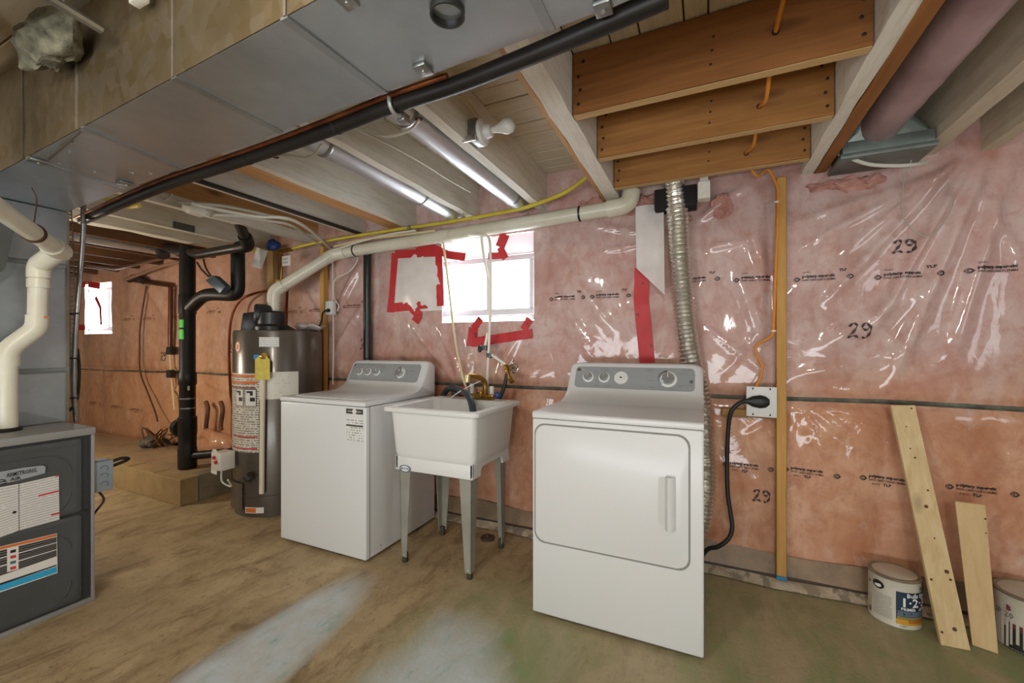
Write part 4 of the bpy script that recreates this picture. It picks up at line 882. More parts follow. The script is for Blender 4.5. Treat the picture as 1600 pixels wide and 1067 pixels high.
for i, (xa, xb) in enumerate(zip(cuts, cuts[1:])):
    mb = MB(); e = .0006
    mb.hexa([(xa + e, dl(xa), DZ0), (xb - e, dl(xb), DZ0), (xb - e, dr_(xb), DZ0), (xa + e, dr_(xa), DZ0), (xa + e, dl(xa), DZ1), (xb - e, dl(xb), DZ1), (xb - e, dr_(xb), DZ1), (xa + e, dr_(xa), DZ1)])
    bmesh.ops.subdivide_edges(mb.bm, edges=mb.bm.edges[:], cuts=5, use_grid_fill=True)
    for v in mb.bm.verts:
        if abs(v.co.z - DZ0) < .001 and dl(v.co.x) + .02 < v.co.y < dr_(v.co.x) - .02: v.co.z += .004 * noise.noise(v.co * 4)
    mb.build('duct_section', GALV, du, ang=25)
    mb = MB(); mb.hexa([(xa + .003, dl(xa) - .003, DZ0 + .001), (xb - .003, dl(xb) - .003, DZ0 + .001), (xb - .003, dl(xb) - .0008, DZ0 + .001), (xa + .003, dl(xa) - .0008, DZ0 + .001), (xa + .003, dl(xa) - .003, DZ1), (xb - .003, dl(xb) - .003, DZ1), (xb - .003, dl(xb) - .0008, DZ1), (xa + .003, dl(xa) - .0008, DZ1)]); mb.build('side_panel', SIDEM, du, sm=False, label='side sheet with brown room reflection in its colour')
    if i:
        sk_ = (-.04, -.04, 0, .005, 0, 0)[i - 1] * -1
        x0, x1 = xa + sk_, xa - sk_
        mb = MB(); q0, q1 = V(x0, dl(x0) - .003, 0), V(x1, dr_(x1) + .002, 0); wv = V(.011, 0, 0)
        mb.hexa([q0 - wv + V(0, 0, DZ0 - .004), q0 + wv + V(0, 0, DZ0 - .004), q1 + wv + V(0, 0, DZ0 - .004), q1 - wv + V(0, 0, DZ0 - .004), q0 - wv + V(0, 0, DZ0 + .002), q0 + wv + V(0, 0, DZ0 + .002), q1 + wv + V(0, 0, DZ0 + .002), q1 - wv + V(0, 0, DZ0 + .002)])
        mb.build('drive_cleat', GALVL, du, sm=False); MB().box(xa - .004, xa + .004, dl(xa) - .006, dl(xa) + .002, DZ0, DZ1).build('side_cleat', GALVD, du, sm=False)
mb = MB(); q0, q1 = PZ(125, 206, DZ0 - .002), PZ(76, 249, DZ0 - .002); mb.tube([q0, q1], .004, 6); mb.build('seam_line', M('seam_dark', '#4c443a', .5), du)
for px, py in ((107, 237), (92, 255), (146, 268), (235, 271), (205, 270), (115, 222)): MB().lathe([(.006, 0), (.006, .004), (.0004, .006)], PZ(px, py, DZ0), (0, 0, -1), 8).build('screw', BR, du)
MB().box(-1.78, -1.70, dl(-1.75) - .012, dl(-1.75) + .02, DZ0 - .006, DZ0 + .0, .001).bm.free()
for px, py, s in ((62, 250, .03), (198, 285, .03), (663, 106, .026), (943, 10, .024), (545, -2, .024)):
    q = PZ(px, py, DZ0); mb = MB(); mb.box(q.x - s * .7, q.x + s * .7, q.y - s, q.y + s * .6, DZ0 - .012, DZ0 - .002, .002); cl = mb.build('duct_clip', STEEL, du); MB().lathe([(.005, 0), (.005, .003), (.0003, .004)], (q.x, q.y - .004, DZ0 - .012), (0, 0, -1), 8).build('clip_screw', BR, cl)
q = PZ(699, 13, DZ0)
ho = MB(); ho.lathe([(.035, .03), (.035, -.016), (.031, -.016), (.028, .0), (.028, .03)], (q.x, q.y, DZ0), (0, 0, 1), 28, False).build('test_hole_collar', BLK, du, label='black rubber collar round an open hole')
MB().lathe([(.029, -.001), (.029, .002)], (q.x, q.y, DZ0 - .001), (0, 0, 1), 24).build('hole_dark', M('black_opening', '#15110f', .8), du)
# dark slanted plate at the far left behind the pipe
mb = MB(); mb.hexa([PX(*p) for p in ((-60, 470, -2.86), (8, 420, -2.86), (26, 345, -2.86), (-60, 335, -2.86), (-60, 470, -2.925), (8, 420, -2.925), (26, 345, -2.925), (-60, 335, -2.925))]); o = mb.build('dark_plate', M('dull_dark_sheet', '#5a5c58', .5, .4), sm=False); tag(o, 'dark slanted plate behind the bent vent pipe at the left edge', 'cover'); rehome(o, PX(0, 400, -2.89))
MB().box(-2.86, -2.845, .64, .68, 1.50, 1.56, .003).build('plate_bracket', STEEL, o)
# stuff over the duct at the far upper left
o = MB().ball(PZ(78, 62, 2.12), 1, (.17, .05, .075), 4).jitter(.025, 22).build('pale_insulation', M('pale_wool', '#77735f', .9, col2='#4f4b3d', sc=30, bump=1, bsc=70)); tag(o, 'pale fluffy insulation clump above the duct at the upper left', 'insulation'); rehome(o, PZ(78, 62, 2.12))
o = MB().box(-2.9, -1.0, .36, .41, ZJ - .01, 2.22, .003).build('cross_beam', JD); tag(o, 'wooden beam crossing above the camera side of the duct, upper left', 'beam'); rehome(o, (-2, .38, ZJ))
o = MB().tube([PZ(40, -25, 2.06), PZ(158, 46, 2.06)], .012, 8).build('conduit', STEEL); tag(o, 'thin metal conduit above the pale insulation at the upper left', 'pipe'); rehome(o, PZ(100, 10, 2.06))
o = MB().box(*sorted((PZ(190, 0, 2.07).x - .02, PZ(210, 8, 2.07).x + .02)), .575, .60, 2.085, 2.13, .003).build('white_block', JW2); tag(o, 'small white wood block against the duct side at the top', 'wood block'); rehome(o, (PZ(200, 5, 2.07).x, .59, 2.07))
# ================================================================== LEFT BENT VENT PIPE
lp = thing('bent_vent_pipe', 'cream plastic vent pipe with elbows rising from the furnace top at the left edge', 'pipe', (-2.84, .78, FZ))
c0 = V(-2.84, .775, FZ); k1 = PX(24, 545, -2.84); k2 = PX(57, 505, -2.80); k3 = PX(60, 410, -2.78); k4 = PX(90, 388, -2.76)
k1 = V(-2.84, c0.y, 1.185); k2 = V(-2.815, c0.y + .085, 1.285); k3 = V(-2.80, k2.y, 1.52)
mb = MB(); mb.lathe([(.045, 0), (.047, .008), (.040, .016)], c0, seg=24); mb.build('rubber_collar', RUB, lp)
MB().tube(round_path([c0 + V(0, 0, .005), k1, k2, k3], .05, 6), .0335, 20).build('pipe_run', CREAM, lp)
top = PX(92, 392, -2.66); far = PX(-40, 300, -2.12)
MB().tube(round_path([k3 - V(0, 0, .005), k3 + V(0, 0, .055), top.lerp(k3 + V(0, 0, .055), .0), ], .045, 6), .040, 20).build('elbow', CREAM, lp)
MB().tube([top + (top - far).normalized() * .02, top.lerp(far, .12)], .041, 20).build('coupling', CREAM, lp)
MB().tube(round_path([top, far, V(far.x + .03, far.y - .01, 2.29)], .06, 6), .0335, 20).build('pipe_run', CREAM, lp)
MB().tube(round_path([k1 - V(0, 0, .075), k1, k1.lerp(k2, .8)], .05, 6), .039, 20).build('elbow', CREAM, lp)
MB().tube(round_path([k1.lerp(k2, .45), k2, k2 + V(0.004, 0, .06)], .05, 6), .039, 20).build('elbow', CREAM, lp)
MB().cyl(k3 - V(0, 0, .05), k3 - V(0, 0, .01), .039, seg=20).build('coupling', CREAM, lp)
MB().tube([V(k2.x + .034, k2.y + .014, k2.z + .05), V(k2.x + .048, k2.y + .014, k2.z + .05)], .006, 8).build('clamp_screw', ORS, lp)
rg = top.lerp(far, .38); dv = (far - top).normalized()
for a_ in (-.008, .0, .008): MB().tube([rg + dv * a_ + (dv.orthogonal().normalized() * math.cos(R(t_)) + dv.cross(dv.orthogonal().normalized()) * math.sin(R(t_))) * .036 for t_ in range(0, 361, 20)], .003, 5).build('hanger_wire', RUST, lp)
MB().tube(smooth_path([rg + V(0, 0, .03), PZ(60, 345, DZ0 - .05) if False else rg + V(-.10, .04, .16), V(rg.x - .15, rg.y + .04, DZ0 - .005)]), .0025, 6).build('hanger_wire', RUST, lp)
# strap, conduit at left
q = lambda px, py: PX(px, py, -2.86)
mb = MB(); P0 = [PX(107, 322, -2.99), PX(110, 380, -2.99), PX(112, 450, -2.99), PX(113, 520, -2.99), PX(115, 600, -2.99)]; P0 = smooth_path(P0, 10)
st = thing('hanging_strap', 'perforated steel strap hanging down beside the plenum', 'strap', P0[0])
for i in range(0, len(P0) - 1):
    d = (P0[i + 1] - P0[i]); mb.tube([P0[i] + V(0, .010, 0), P0[i + 1] + V(0, .010, 0)], .0028, 5); mb.tube([P0[i] - V(0, .010, 0), P0[i + 1] - V(0, .010, 0)], .0028, 5); mb.tube([P0[i] - V(0, .010, 0), P0[i] + V(0, .010, 0)], .004, 5)
mb.build('strap_links', STEEL, st)['kind'] = 'stuff'
o = MB().tube(smooth_path([PX(130, 312, -2.99), PX(130, 360, -2.99), PX(125, 430, -2.99), PX(118, 520, -2.99), PX(115, 600, -2.99), PX(119, 660, -3.0)], 40), [.0105 + .0018 * (i % 2) for i in range(201)], 10).build('flexible_conduit', STEEL); tag(o, 'ribbed flexible metal conduit hanging beside the perforated strap', 'conduit'); rehome(o, PX(118, 520, -2.99))
for py in (560, 490, 622): MB().tube([PX(108, py, -2.98), PX(124, py - .5, -2.98)], .004, 6).build('cable_tie', RUB, o)
o = MB().tube(smooth_path([PX(121, 545, -3.02), PX(124, 580, -3.02), PX(121, 620, -3.02), PX(112, 638, -3.0), PX(101, 646, -2.95)], 6), .007, 8).build('black_cable', RUB); tag(o, 'black cable tied to the conduit and bent to the plenum foot', 'cable'); rehome(o, PX(121, 600, -3.02))
# ================================================================== BLACK PIPE AND COPPER ALONG THE DUCT EDGE
bp = thing('black_pipe', 'long black plastic pipe hung along the edge of the overhead duct', 'pipe', (-1.2, .93, 1.9))
pts = [PZ(1040, -18, 1.885), PZ(900, 44, 1.885), PZ(800, 87, 1.885), PZ(700, 127, 1.885), PZ(610, 157, 1.885), PZ(520, 192, 1.885), PZ(440, 222, 1.885), PZ(380, 243, 1.885), PZ(320, 263, 1.885), PZ(260, 283, 1.89), PZ(190, 312, 1.89), PZ(120, 344, 1.89)]
pts = [p + V(0, .022, 0) for p in pts]
MB().tube(smooth_path(pts, 5), .021, 14).build('pipe_run', ABS, bp)
k = pts[4]; MB().tube([k + V(.0, .028 * math.cos(R(a_)), .028 * math.sin(R(a_))) for a_ in range(0, 361, 24)], .006, 6).build('pipe_hanger', M('hanger_grey', '#a9a9a2', .4, .5), bp)
MB().box(k.x - .012, k.x + .012, k.y + .02, k.y + .05, k.z - .035, k.z - .01, .003).build('hanger_tab', STEEL, bp)
for i in (7, 5): MB().cyl(pts[i], pts[i] + (pts[i + 1] - pts[i]).normalized() * .012, .0225, seg=14).build('cable_tie', RUB, bp)
cp = [p + V(0, -.026, .012) for p in pts[3:]]
o = MB().tube(smooth_path(cp, 5), .008, 10).build('copper_pipe', COPPER); tag(o, 'thin copper tube strapped along the overhead black pipe', 'pipe'); rehome(o, cp[3])
# ================================================================== SPIRAL TUBES
def stube(name, label, x, z, y0, y1, rings):
    o = MB().cyl((x, y0, z), (x, y1, z), .056, seg=28).build(name, TUBEM); tag(o, label, 'duct')
    for y in rings: MB().lathe([(.0565, -.012), (.0595, -.004), (.0595, .004), (.0565, .012)], (x, y, z), (0, 1, 0), 28, False).build('tube_ring', STEEL, o)
    rehome(o, (x, y0, z))
    for c_ in o.children: c_.data.transform(__import__('mathutils').Matrix.Translation(-V(x, y0, z)))
    return o
stube('round_duct', 'nearer round silver duct beside the bulb joist', -1.045, 2.10, 1.03, 2.45, (1.3, 2.28))
stube('round_duct', 'further round silver duct left of the washed joist', -1.535, 2.10, 1.03, 2.45, (1.35, 2.05))
o = MB().cyl((-4.56, 1.03, 2.09), (-4.56, 2.45, 2.09), .05, seg=20).build('round_duct', TUBEM); tag(o, 'dim silver pipe among the dark joists at the far left', 'duct'); rehome(o, (-4.56, 1.5, 2.09))
# mauve wrapped duct at right with boot
md = thing('wrapped_duct', 'mauve wrapped round duct between the joists at the upper right', 'duct', (.70, 1.5, 2.17))
mb = MB(); n = 40; mb.tube([V(.70, .9 + 1.45 * i / n, 2.165) for i in range(n + 1)], [.075 + .003 * noise.noise(V(i * .5, 0, 0)) for i in range(n + 1)], 24); mb.build('duct_wrap', MAU, md)
bo = thing('duct_boot', 'greenish grey sheet metal duct boot above the pink wall at the right', 'duct', (.72, 2.44, 2.1))
BTM = galv('boot_metal', '#7f8983', '#6b746f', .45, .6)
mb = MB(); mb.loft([rl(.60, .80, 2.28, 2.48, .09, 2.22), rl(.58, .86, 2.32, 2.50, .05, 2.14), rl(.57, .875, 2.34, 2.51, .012, 2.11)]); mb.build('boot_neck', BTM, bo)
MB().box(.565, .88, 2.33, 2.515, 2.055, 2.112, .004).build('boot_body', BTM, bo); MB().box(.555, .885, 2.315, 2.53, 2.035, 2.056, .003).build('boot_flange', BTM, bo)
o = MB().tube(smooth_path([PY(1304, 238, 2.40), PY(1330, 248, 2.36), PY(1360, 257, 2.34), PY(1400, 259, 2.34), PY(1430, 257, 2.36), PY(1448, 253, 2.42)], 6), .008, 8).build('white_cable', WCAB); tag(o, 'white cable drooping below the duct boot at the upper right', 'cable'); rehome(o, PY(1380, 258, 2.34))
lw = smooth_path([PY(1424, 250, 2.43), PY(1412, 285, 2.46), PY(1408, 320, 2.47), PY(1415, 345, 2.47), PY(1432, 364, 2.475), PY(1450, 369, 2.475), PY(1465, 360, 2.475), PY(1480, 340, 2.475), PY(1490, 315, 2.475), PY(1484, 298, 2.475), PY(1482, 285, 2.475)], 5)
o = MB().tube(lw, .0026, 6).build('thin_wire', GCAB); tag(o, 'thin wire loop hanging over the pink wall at the right', 'wire'); rehome(o, PY(1432, 364, 2.47))
# ================================================================== BULB HOLDER
lh = thing('bulb_holder', 'white bare-bulb lampholder on a steel bracket under the deck', 'light', (-.90, 1.58, 2.12))
MB().box(-.914, -.868, 1.545, 1.63, 2.075, 2.165, .004).build('junction_box', STEEL, lh)
MB().lathe([(.052, 0), (.055, .006), (.05, .016), (.03, .022), (.026, .05), (.0005, .05)], (-.868, 1.585, 2.115), (1, 0, 0), 28).build('lampholder_base', WHITEP, lh)
MB().box(-.93, -.868, 1.528, 1.540, 2.062, 2.085, .002).build('mount_bracket', CHROME, lh)
MB().lathe([(.013, 0), (.014, .02), (.022, .045), (.030, .062), (.0315, .078), (.028, .094), (.018, .105), (.0005, .109)], (-.818, 1.585, 2.115), (1, -.05, .0), 24).build('bulb', M('bulb_glass', '#dddcd6', .25), lh)
o = MB().tube(smooth_path([(-.905, 1.30, 2.25), (-.90, 1.38, 2.20), (-.88, 1.46, 2.20), (-.865, 1.52, 2.17), (-.875, 1.56, 2.165), (-.89, 1.59, 2.165)]), .006, 8).build('lamp_cable', M('cable_tan', '#b5a382', .5)); tag(o, 'old tan cable looping to the bulb holder box', 'cable'); rehome(o, (-.89, 1.45, 2.2))
for y in (1.33, 1.40): MB().ball((-.905, y, 2.20), .014, (1, 1.6, 1), 1).build('cable_clamp', RUST, o)
# ================================================================== GAS LINE, VALVES
o = MB().tube(smooth_path([PY(454, 389, 2.40), PY(500, 378, 2.40), PY(610, 360, 2.40), PY(700, 347, 2.40), PY(800, 329, 2.38), PY(840, 318, 2.38), PY(880, 302, 2.36), PY(905, 286, 2.34), PY(920, 274, 2.33)], 6), .0125, 12).build('gas_hose', YEL); tag(o, 'yellow gas hose running below the joists along the wall top', 'hose'); rehome(o, PY(610, 360, 2.40))
for px, py in ((640, 356), (836, 319)): q = PY(px, py, 2.39); MB().cyl(q - V(.01, 0, 0), q + V(.01, 0, .001), .0165, seg=12).build('hose_strap', STEEL, o)
o = MB().tube(smooth_path([PZ(168, 312, 2.060), PZ(185, 320, 2.060), PZ(203, 323, 2.060), PZ(218, 321, 2.062)], 6), .013, 10).build('gas_hose', M('pale_yellow_hose', '#d9c85e', .45)); tag(o, 'short pale yellow hose bend close to the duct corner', 'hose'); rehome(o, PZ(185, 320, 2.03))
o = MB().tube(smooth_path([PY(381, 358, 2.30), PY(380, 375, 2.30), PY(384, 387, 2.30), PY(394, 391, 2.30), PY(405, 391, 2.32)], 6), .014, 10).build('gas_hose', YEL); tag(o, 'short yellow hose hooked behind the black elbow', 'hose'); rehome(o, PY(384, 387, 2.30))
rg = thing('gas_regulator', 'blue gas regulator with brass valve above the water heater', 'regulator', PY(428, 386, 2.38))
q = PY(428, 385, 2.38); mb = MB(); mb.lathe([(.03, -.03), (.055, -.02), (.06, 0), (.055, .02), (.03, .045), (.02, .06)], q, (0, -.5, 1), 18); mb.build('regulator_body', BLUE, rg)
mb = MB(); mb.tube(round_path([q + V(.03, 0, -.02), PY(440, 398, 2.38), PY(440, 420, 2.38), PY(439, 436, 2.38)], .02), .012, 10); mb.tube([PY(436, 394, 2.38), PY(456, 389, 2.395)], .016, 10); mb.build('brass_fitting', BRASS, rg)
mb = MB(); mb.box(*sorted((PY(434, 410, 2.37).x, PY(438, 410, 2.37).x)), 2.345, 2.37, 1.62, 1.75, .004); mb.build('valve_lever', M('yellow_lever', '#d8a81e', .4), rg)
t0, t1 = PY(441, 416, 2.33), PY(454, 399, 2.33); MB().box(t0.x, t1.x, 2.328, 2.331, t0.z, t1.z).build('gas_tag', PAPER, rg, sm=False, label='small white tag'); text('tag_lettering', 'GAS', .03, M('ink_blue', '#46648c', .6), rg, (t0.x + .012, 2.326, (t0.z + t1.z) / 2 + .006), (1, 0, 0), (0, 0, 1)); text('tag_lettering', 'METER', .02, M('ink_blue', '#46648c', .6), rg, (t0.x + .010, 2.326, (t0.z + t1.z) / 2 - .02), (1, 0, 0), (0, 0, 1))
mb = MB(); mb.prism([PY(393, 415, 2.28), PY(408, 420, 2.28), PY(418, 392, 2.28), PY(401, 386, 2.28)], (0, .003, 0)); o = mb.build('paper_tag', PAPER, sm=False); tag(o, 'large white paper tag hanging by the blue regulator', 'tag'); rehome(o, PY(405, 403, 2.28))
# ================================================================== BLACK DRAIN STACK
SX = V(-3.884, 2.048, 0)
ds = thing('drain_stack', 'thick black plastic drain stack standing on the concrete step', 'pipe', SX + V(0, 0, .2))
sp_ = lambda py: 1.2 + (541 - py) / FPX * 3.476
mb = MB(); mb.lathe([(.066, .2), (.066, sp_(700)), (.062, sp_(698)), (.062, sp_(680)), (.066, sp_(678)), (.066, sp_(652)), (.056, sp_(650)), (.056, sp_(602)), (.063, sp_(600)), (.063, sp_(583)), (.056, sp_(581)), (.056, 2.02)], SX, seg=26); mb.build('stack_run', ABS, ds)
for py in (622, 637): MB().lathe([(.0575, -.006), (.060, -.006), (.060, .006), (.0575, .006)], SX + V(0, 0, sp_(py)), seg=26, cap=False).build('hose_clamp', STEEL, ds)
for a_, b_ in ((468, 485), (495, 515)):
    pass
mb = MB(); mb.lathe([(.062, sp_(490)), (.062, sp_(462)), (.057, sp_(460))], SX, seg=26); mb.build('wye_body', ABS, ds)
def spt(px, py, dy=0): return PY(px, py, SX.y + dy)
MB().tube(round_path([SX + V(.0, .0, sp_(486)), spt(318, 460, .02), spt(345, 460, .05), spt(372, 462, .09), spt(372, 405, .09), spt(372, 396, .1)], .10, 7), .050, 18).build('branch_pipe', ABS, ds)
MB().tube(round_path([SX + V(0, 0, 1.86), SX + V(0, 0, 1.99), spt(308, 398, .0), spt(389, 384, .03), spt(372, 345, -.12)], .05, 6), .036, 16).build('branch_pipe', M('brown_black_pipe', '#2b221b', .35), ds)
q0 = spt(389, 384, .03); MB().tube(round_path([q0.lerp(spt(308, 398, 0), .18), q0, q0.lerp(spt(372, 345, -.12), .4)], .05, 6), .047, 16).build('elbow', ABS, ds)
MB().tube([SX + V(0, 0, 1.98), PY(246, 384, 2.2)], .042, 16).build('branch_pipe', ABS, ds)
MB().lathe([(.075, 0), (.08, .02), (.08, .06), (.06, .07)], SX + V(-.055, -.0, .52), (-1, .2, 0), 20).build('cleanout', ABS, ds)
mb = MB()
for a_, b_ in ((481, 490), (499, 511)) if False else ((500, 513), (515, 530)):
    pass
mb.bm.free()
for z0_, z1_ in ((sp_(512), sp_(500)), (sp_(530), sp_(515))):
    mb = MB(); n1_ = HD
    def sf(ph, z): return SX + V(.804 * math.cos(R(ph)) - (-.0) , 0, 0) * 0 + (V(.885, -.467, 0) * math.cos(R(ph)) + V(.467, .885, 0) * math.sin(R(ph))) * .0575 + V(0, 0, z)
    mb.patch(lambda u, v: sf(-75 + 50 * u, z0_ + (z1_ - z0_) * v), 6, 1); mb.build('green_sticker', GREEN, ds, label='bright green sticker')
mb = MB(); mb.patch(lambda u, v: sf(0 + 14 * u, sp_(609) + .035 * v), 2, 1); mb.build('small_sticker', PAPER, ds)
mb = MB(); mb.tube([PY(256, 400, 2.15), PY(250, 385, 2.15)], .05, 10); mb.tube([PY(262, 360, 2.15), PY(256, 392, 2.15)], .008, 6); mb.box(*sorted((PY(238, 395, 2.15).x, PY(258, 395, 2.15).x)), 2.12, 2.17, PY(240, 396, 2.15).z, PY(240, 376, 2.15).z, .02); o = mb.build('hanging_bracket', M('dark_rag', '#2a2320', .8)); tag(o, 'dark lump hanging from the broad white joist', 'bracket'); rehome(o, PY(250, 385, 2.15))
o = MB().tube([SX + V(.06, .02, .30), V(-3.24, 2.30, .36)], .034, 14).build('drain_line', ABS); tag(o, 'black drain line running behind the heater foot', 'pipe'); rehome(o, V(-3.6, 2.2, .3))
o = MB().cyl((-2.36, 2.485, .02), (-2.36, 2.485, 1.96), .030, seg=16).build('black_riser', M('green_black_pipe', '#1c211d', .3)); tag(o, 'straight black riser pipe on the wall behind the washer', 'pipe'); rehome(o, (-2.36, 2.485, .02))
# hanging grey box at the stack
bx = [PY(320, 438, 2.0), PY(343, 458, 2.0), PY(352, 447, 2.0), PY(333, 430, 2.0)]
o = MB().prism(bx, (0, .05, 0), .004).build('hanging_switch_box', M('slate_box', '#4a5a66', .4, .4)); tag(o, 'slate grey switch box hanging by wires beside the stack', 'electrical box'); rehome(o, PY(336, 444, 2.0))
for a_, b_ in (((308, 410), (326, 432)), ((318, 405), (329, 431))): MB().tube(smooth_path([PY(*a_, 2.05), PY((a_[0] + b_[0]) / 2 - 2, (a_[1] + b_[1]) / 2, 2.03), PY(*b_, 2.02)]), .007, 6).build('box_wire', M('brown_wire', '#3f2f24', .5), o)
# copper pipe work on the far left wall
o = MB().tube(round_path([PY(198, 437, 2.50), PY(230, 441, 2.50), PY(267, 446, 2.50), PY(266, 552, 2.50)], .04, 5), .022, 10).build('copper_pipe', M('dark_copper', '#5d3a2c', .4, .6)); tag(o, 'dark copper pipe elbowing down the far left wall', 'pipe'); rehome(o, PY(266, 500, 2.50))
MB().tube(smooth_path([PY(202, 438, 2.48), PY(212, 432, 2.48), PY(225, 440, 2.48)]), .03, 8).build('pipe_fitting', M('dark_rag', '#2a2320', .8), o)
MB().tube([PY(266, 552, 2.50), PY(268, 590, 2.5), PY(273, 640, 2.5)], .010, 8).build('cream_riser', PEXC, o)
for py in (548, 584): q = PY(267, py, 2.49); MB().box(q.x - .035, q.x + .035, 2.46, 2.52, q.z - .04, q.z + .04, .01).build('pipe_valve', M('dark_rag', '#2a2320', .8), o)
o = MB().tube(smooth_path([PY(229, 446, 2.50), PY(224, 475, 2.50), PY(219, 510, 2.50), PY(218, 540, 2.50), PY(219, 580, 2.50), PY(232, 616, 2.48), PY(243, 645, 2.45), PY(246, 658, 2.40)], 6), .008, 6).build('dangling_wire', RUST); tag(o, 'rusty brown wire dangling down the far left wall', 'wire'); rehome(o, PY(218, 540, 2.50))
# pipes below far joists
o = MB().tube([PY(110, 411, 2.40) * .92 + V(0, 0, .096), PY(182, 420, 2.40), PY(280, 398, 2.30)], .016, 8).build('old_pipe', M('old_pipe_brown', '#7a5a46', .4, .4)); tag(o, 'brown old pipe under the dark joists at the far left', 'pipe'); rehome(o, PY(182, 420, 2.40))
o = MB().tube([PY(195, 437, 2.45), PY(255, 415, 2.40), PY(300, 405, 2.35)], .018, 8).build('old_pipe', M('old_pipe_tan', '#94725a', .5)); tag(o, 'tan old pipe sloping toward the stack top', 'pipe'); rehome(o, PY(255, 415, 2.40))
# rubble of fittings on the step
for nm, c_, r_, s_, m, lb, ct in (('debris_bundle', PY(232, 668, 2.30), .05, (2.2, 1, .8), M('debris_grey', '#4d4640', .7, col2='#6b6258', sc=30), 'grey tangled scrap lying on the step by the far wall', 'debris'), ('debris_bundle', PY(256, 672, 2.42), .045, (1.6, 1, .8), M('debris_brown', '#5b4232', .8, col2='#33261d', sc=30), 'brown tangled scrap beside the grey scrap on the step', 'debris')):
    c_.z = .24; o = MB().ball(c_, r_, s_, 3).jitter(.05, 14).build(nm, m); tag(o, lb, ct); rehome(o, c_)
    for k in range(5):
        a_ = c_ + V(rnd.uniform(-.1, .1), rnd.uniform(-.05, .05), rnd.uniform(0, .04)); MB().tube(smooth_path([a_, a_ + V(rnd.uniform(-.2, .2), .02, rnd.uniform(.02, .14)), a_ + V(rnd.uniform(-.25, .25), .0, rnd.uniform(-.02, .05))]), .006, 6).build('scrap_wire', RUST, o)
for px in (322, 345):
    o = MB().tube(smooth_path([PY(px, 628, 2.48), PY(px + 3, 640, 2.46), PY(px, 665, 2.46), PY(px + 1, 672, 2.46)]), .02, 7).build('sheet_tear', M('tear_shade', '#7c5440', .7, col2='#5b3b2c', sc=12), wall, label='dark torn slit in the plastic sheet')
mb = MB(); mb.ball(PY(330, 690, 2.46), 1, (.30, .07, .12), 4); mb.jitter(.05, 9); o = mb.build('bunched_sheet', WALLM, wall, label='bunched plastic and batt at the wall foot')
mb = MB(); mb.ball(PY(262, 682, 2.48), 1, (.2, .06, .1), 3); mb.jitter(.05, 11); mb.build('bunched_sheet', WALLM, wall)
# ================================================================== CONCRETE STEP OF BLOCKS
t = NT('old_block'); a2 = t.noise(t.co(), 7, 6, .7); t.set(Base__Color=t.mix(t.ramp(a2, .3, .7), hx('#8c7650'), hx('#a98f63')), Roughness=.85); t.bump(t.noise(t.co(), 30, 5, .7), .4, .006); BLKM = t.m
t = NT('step_top'); a2 = t.noise(t.co(), 5, 6, .7); t.set(Base__Color=t.mix(t.ramp(a2, .3, .7), hx('#8a7256'), hx('#a68c6a')), Roughness=.85); t.bump(t.noise(t.co(), 22, 5, .7), .4, .006)
stp = thing('concrete_step', 'low concrete block step along the far left wall under the stack', 'step', (-5.2, 2.15, 0))
MB().box(-8.3, -3.62, 1.93, 2.47, 0, .192, .006).build('step_core', t.m, stp, sm=False)
x = -3.565; k = 0
while x > -8.2:
    wdt = .40; y_ = 1.832 + (-3.56 - x) * .03
    mb = MB(); mb.box(x - wdt + .004, x - .004, y_ + rnd.uniform(-.003, .003), 1.96 + (-3.56 - x) * .03, 0, .20 + rnd.uniform(-.002, .002), .006); mb.build('block', BLKM, stp, sm=False); x -= wdt; k += 1
for yy in (1.965, 2.215): MB().box(-3.69, -3.566 - (yy - 1.97) * .06, yy, yy + .246, 0, .199, .006).build('block', M('step_grey_block', '#85795f', .85, col2='#6f6450', sc=8), stp, sm=False)
# ================================================================== CABLES UNDER THE JOISTS
def cable(name, pts, r, mat, label, cat='cable', z=None):
    P = [PZ(a, b, z if z else ZJ - .012) if len(p_) == 2 else PZ(a, b, p_[2]) for p_ in pts for a, b in (p_[:2],)]
    o = MB().tube(smooth_path(P, 6), r, 8).build(name, mat); tag(o, label, cat); rehome(o, P[len(P) // 2]); return o, P
cable('white_cable', [(300, 318, 2.04), (345, 328, 2.04), (400, 338, 2.04), (452, 342, 2.04), (490, 364, 2.03), (520, 392, 2.00)], .011, WCAB, 'white cable strapped below the peach joist, upper of the pair')
cable('white_cable', [(322, 336, 2.04), (370, 337, 2.04), (420, 345, 2.04), (455, 352, 2.04), (485, 372, 2.03), (518, 394, 2.0)], .010, M('white_cable_greyed', '#bdb9ac', .45), 'greyed white cable strapped below the peach joist, lower of the pair')
cable('white_cable', [(278, 315, 2.05), (310, 318, 2.05), (350, 322, 2.05), (400, 332, 2.05), (448, 343, 2.05)], .010, GCAB, 'grey cable starting at the black clip near the duct')
cable('grey_cable', [(232, 298, 2.06), (240, 303, 2.03), (255, 312, 2.02), (264, 308, 2.03), (268, 302, 2.05)], .006, GCAB, 'short grey cable loop at the black clip by the duct')
cable('white_cable', [(244, 297, 2.03), (265, 282, 2.03), (300, 272, 2.04), (330, 262, 2.05)], .007, WCAB, 'white cable crossing up to the duct near the far left corner')
o, P = cable('black_clip', [(228, 302, 2.02), (234, 297, 2.02), (240, 296, 2.02)], .02, RUB, 'black cable clip by the duct edge near the corner', 'clip')
mb = MB(); q = PZ(310, 330, 2.05); mb.ball(q, 1, (.07, .10, .02), 3); mb.jitter(.03, 20); o = mb.build('plastic_scrap', M('scrap_white', '#c9c6bb', .4)); tag(o, 'torn white plastic scrap stuck under the peach joist', 'plastic scrap'); rehome(o, q)
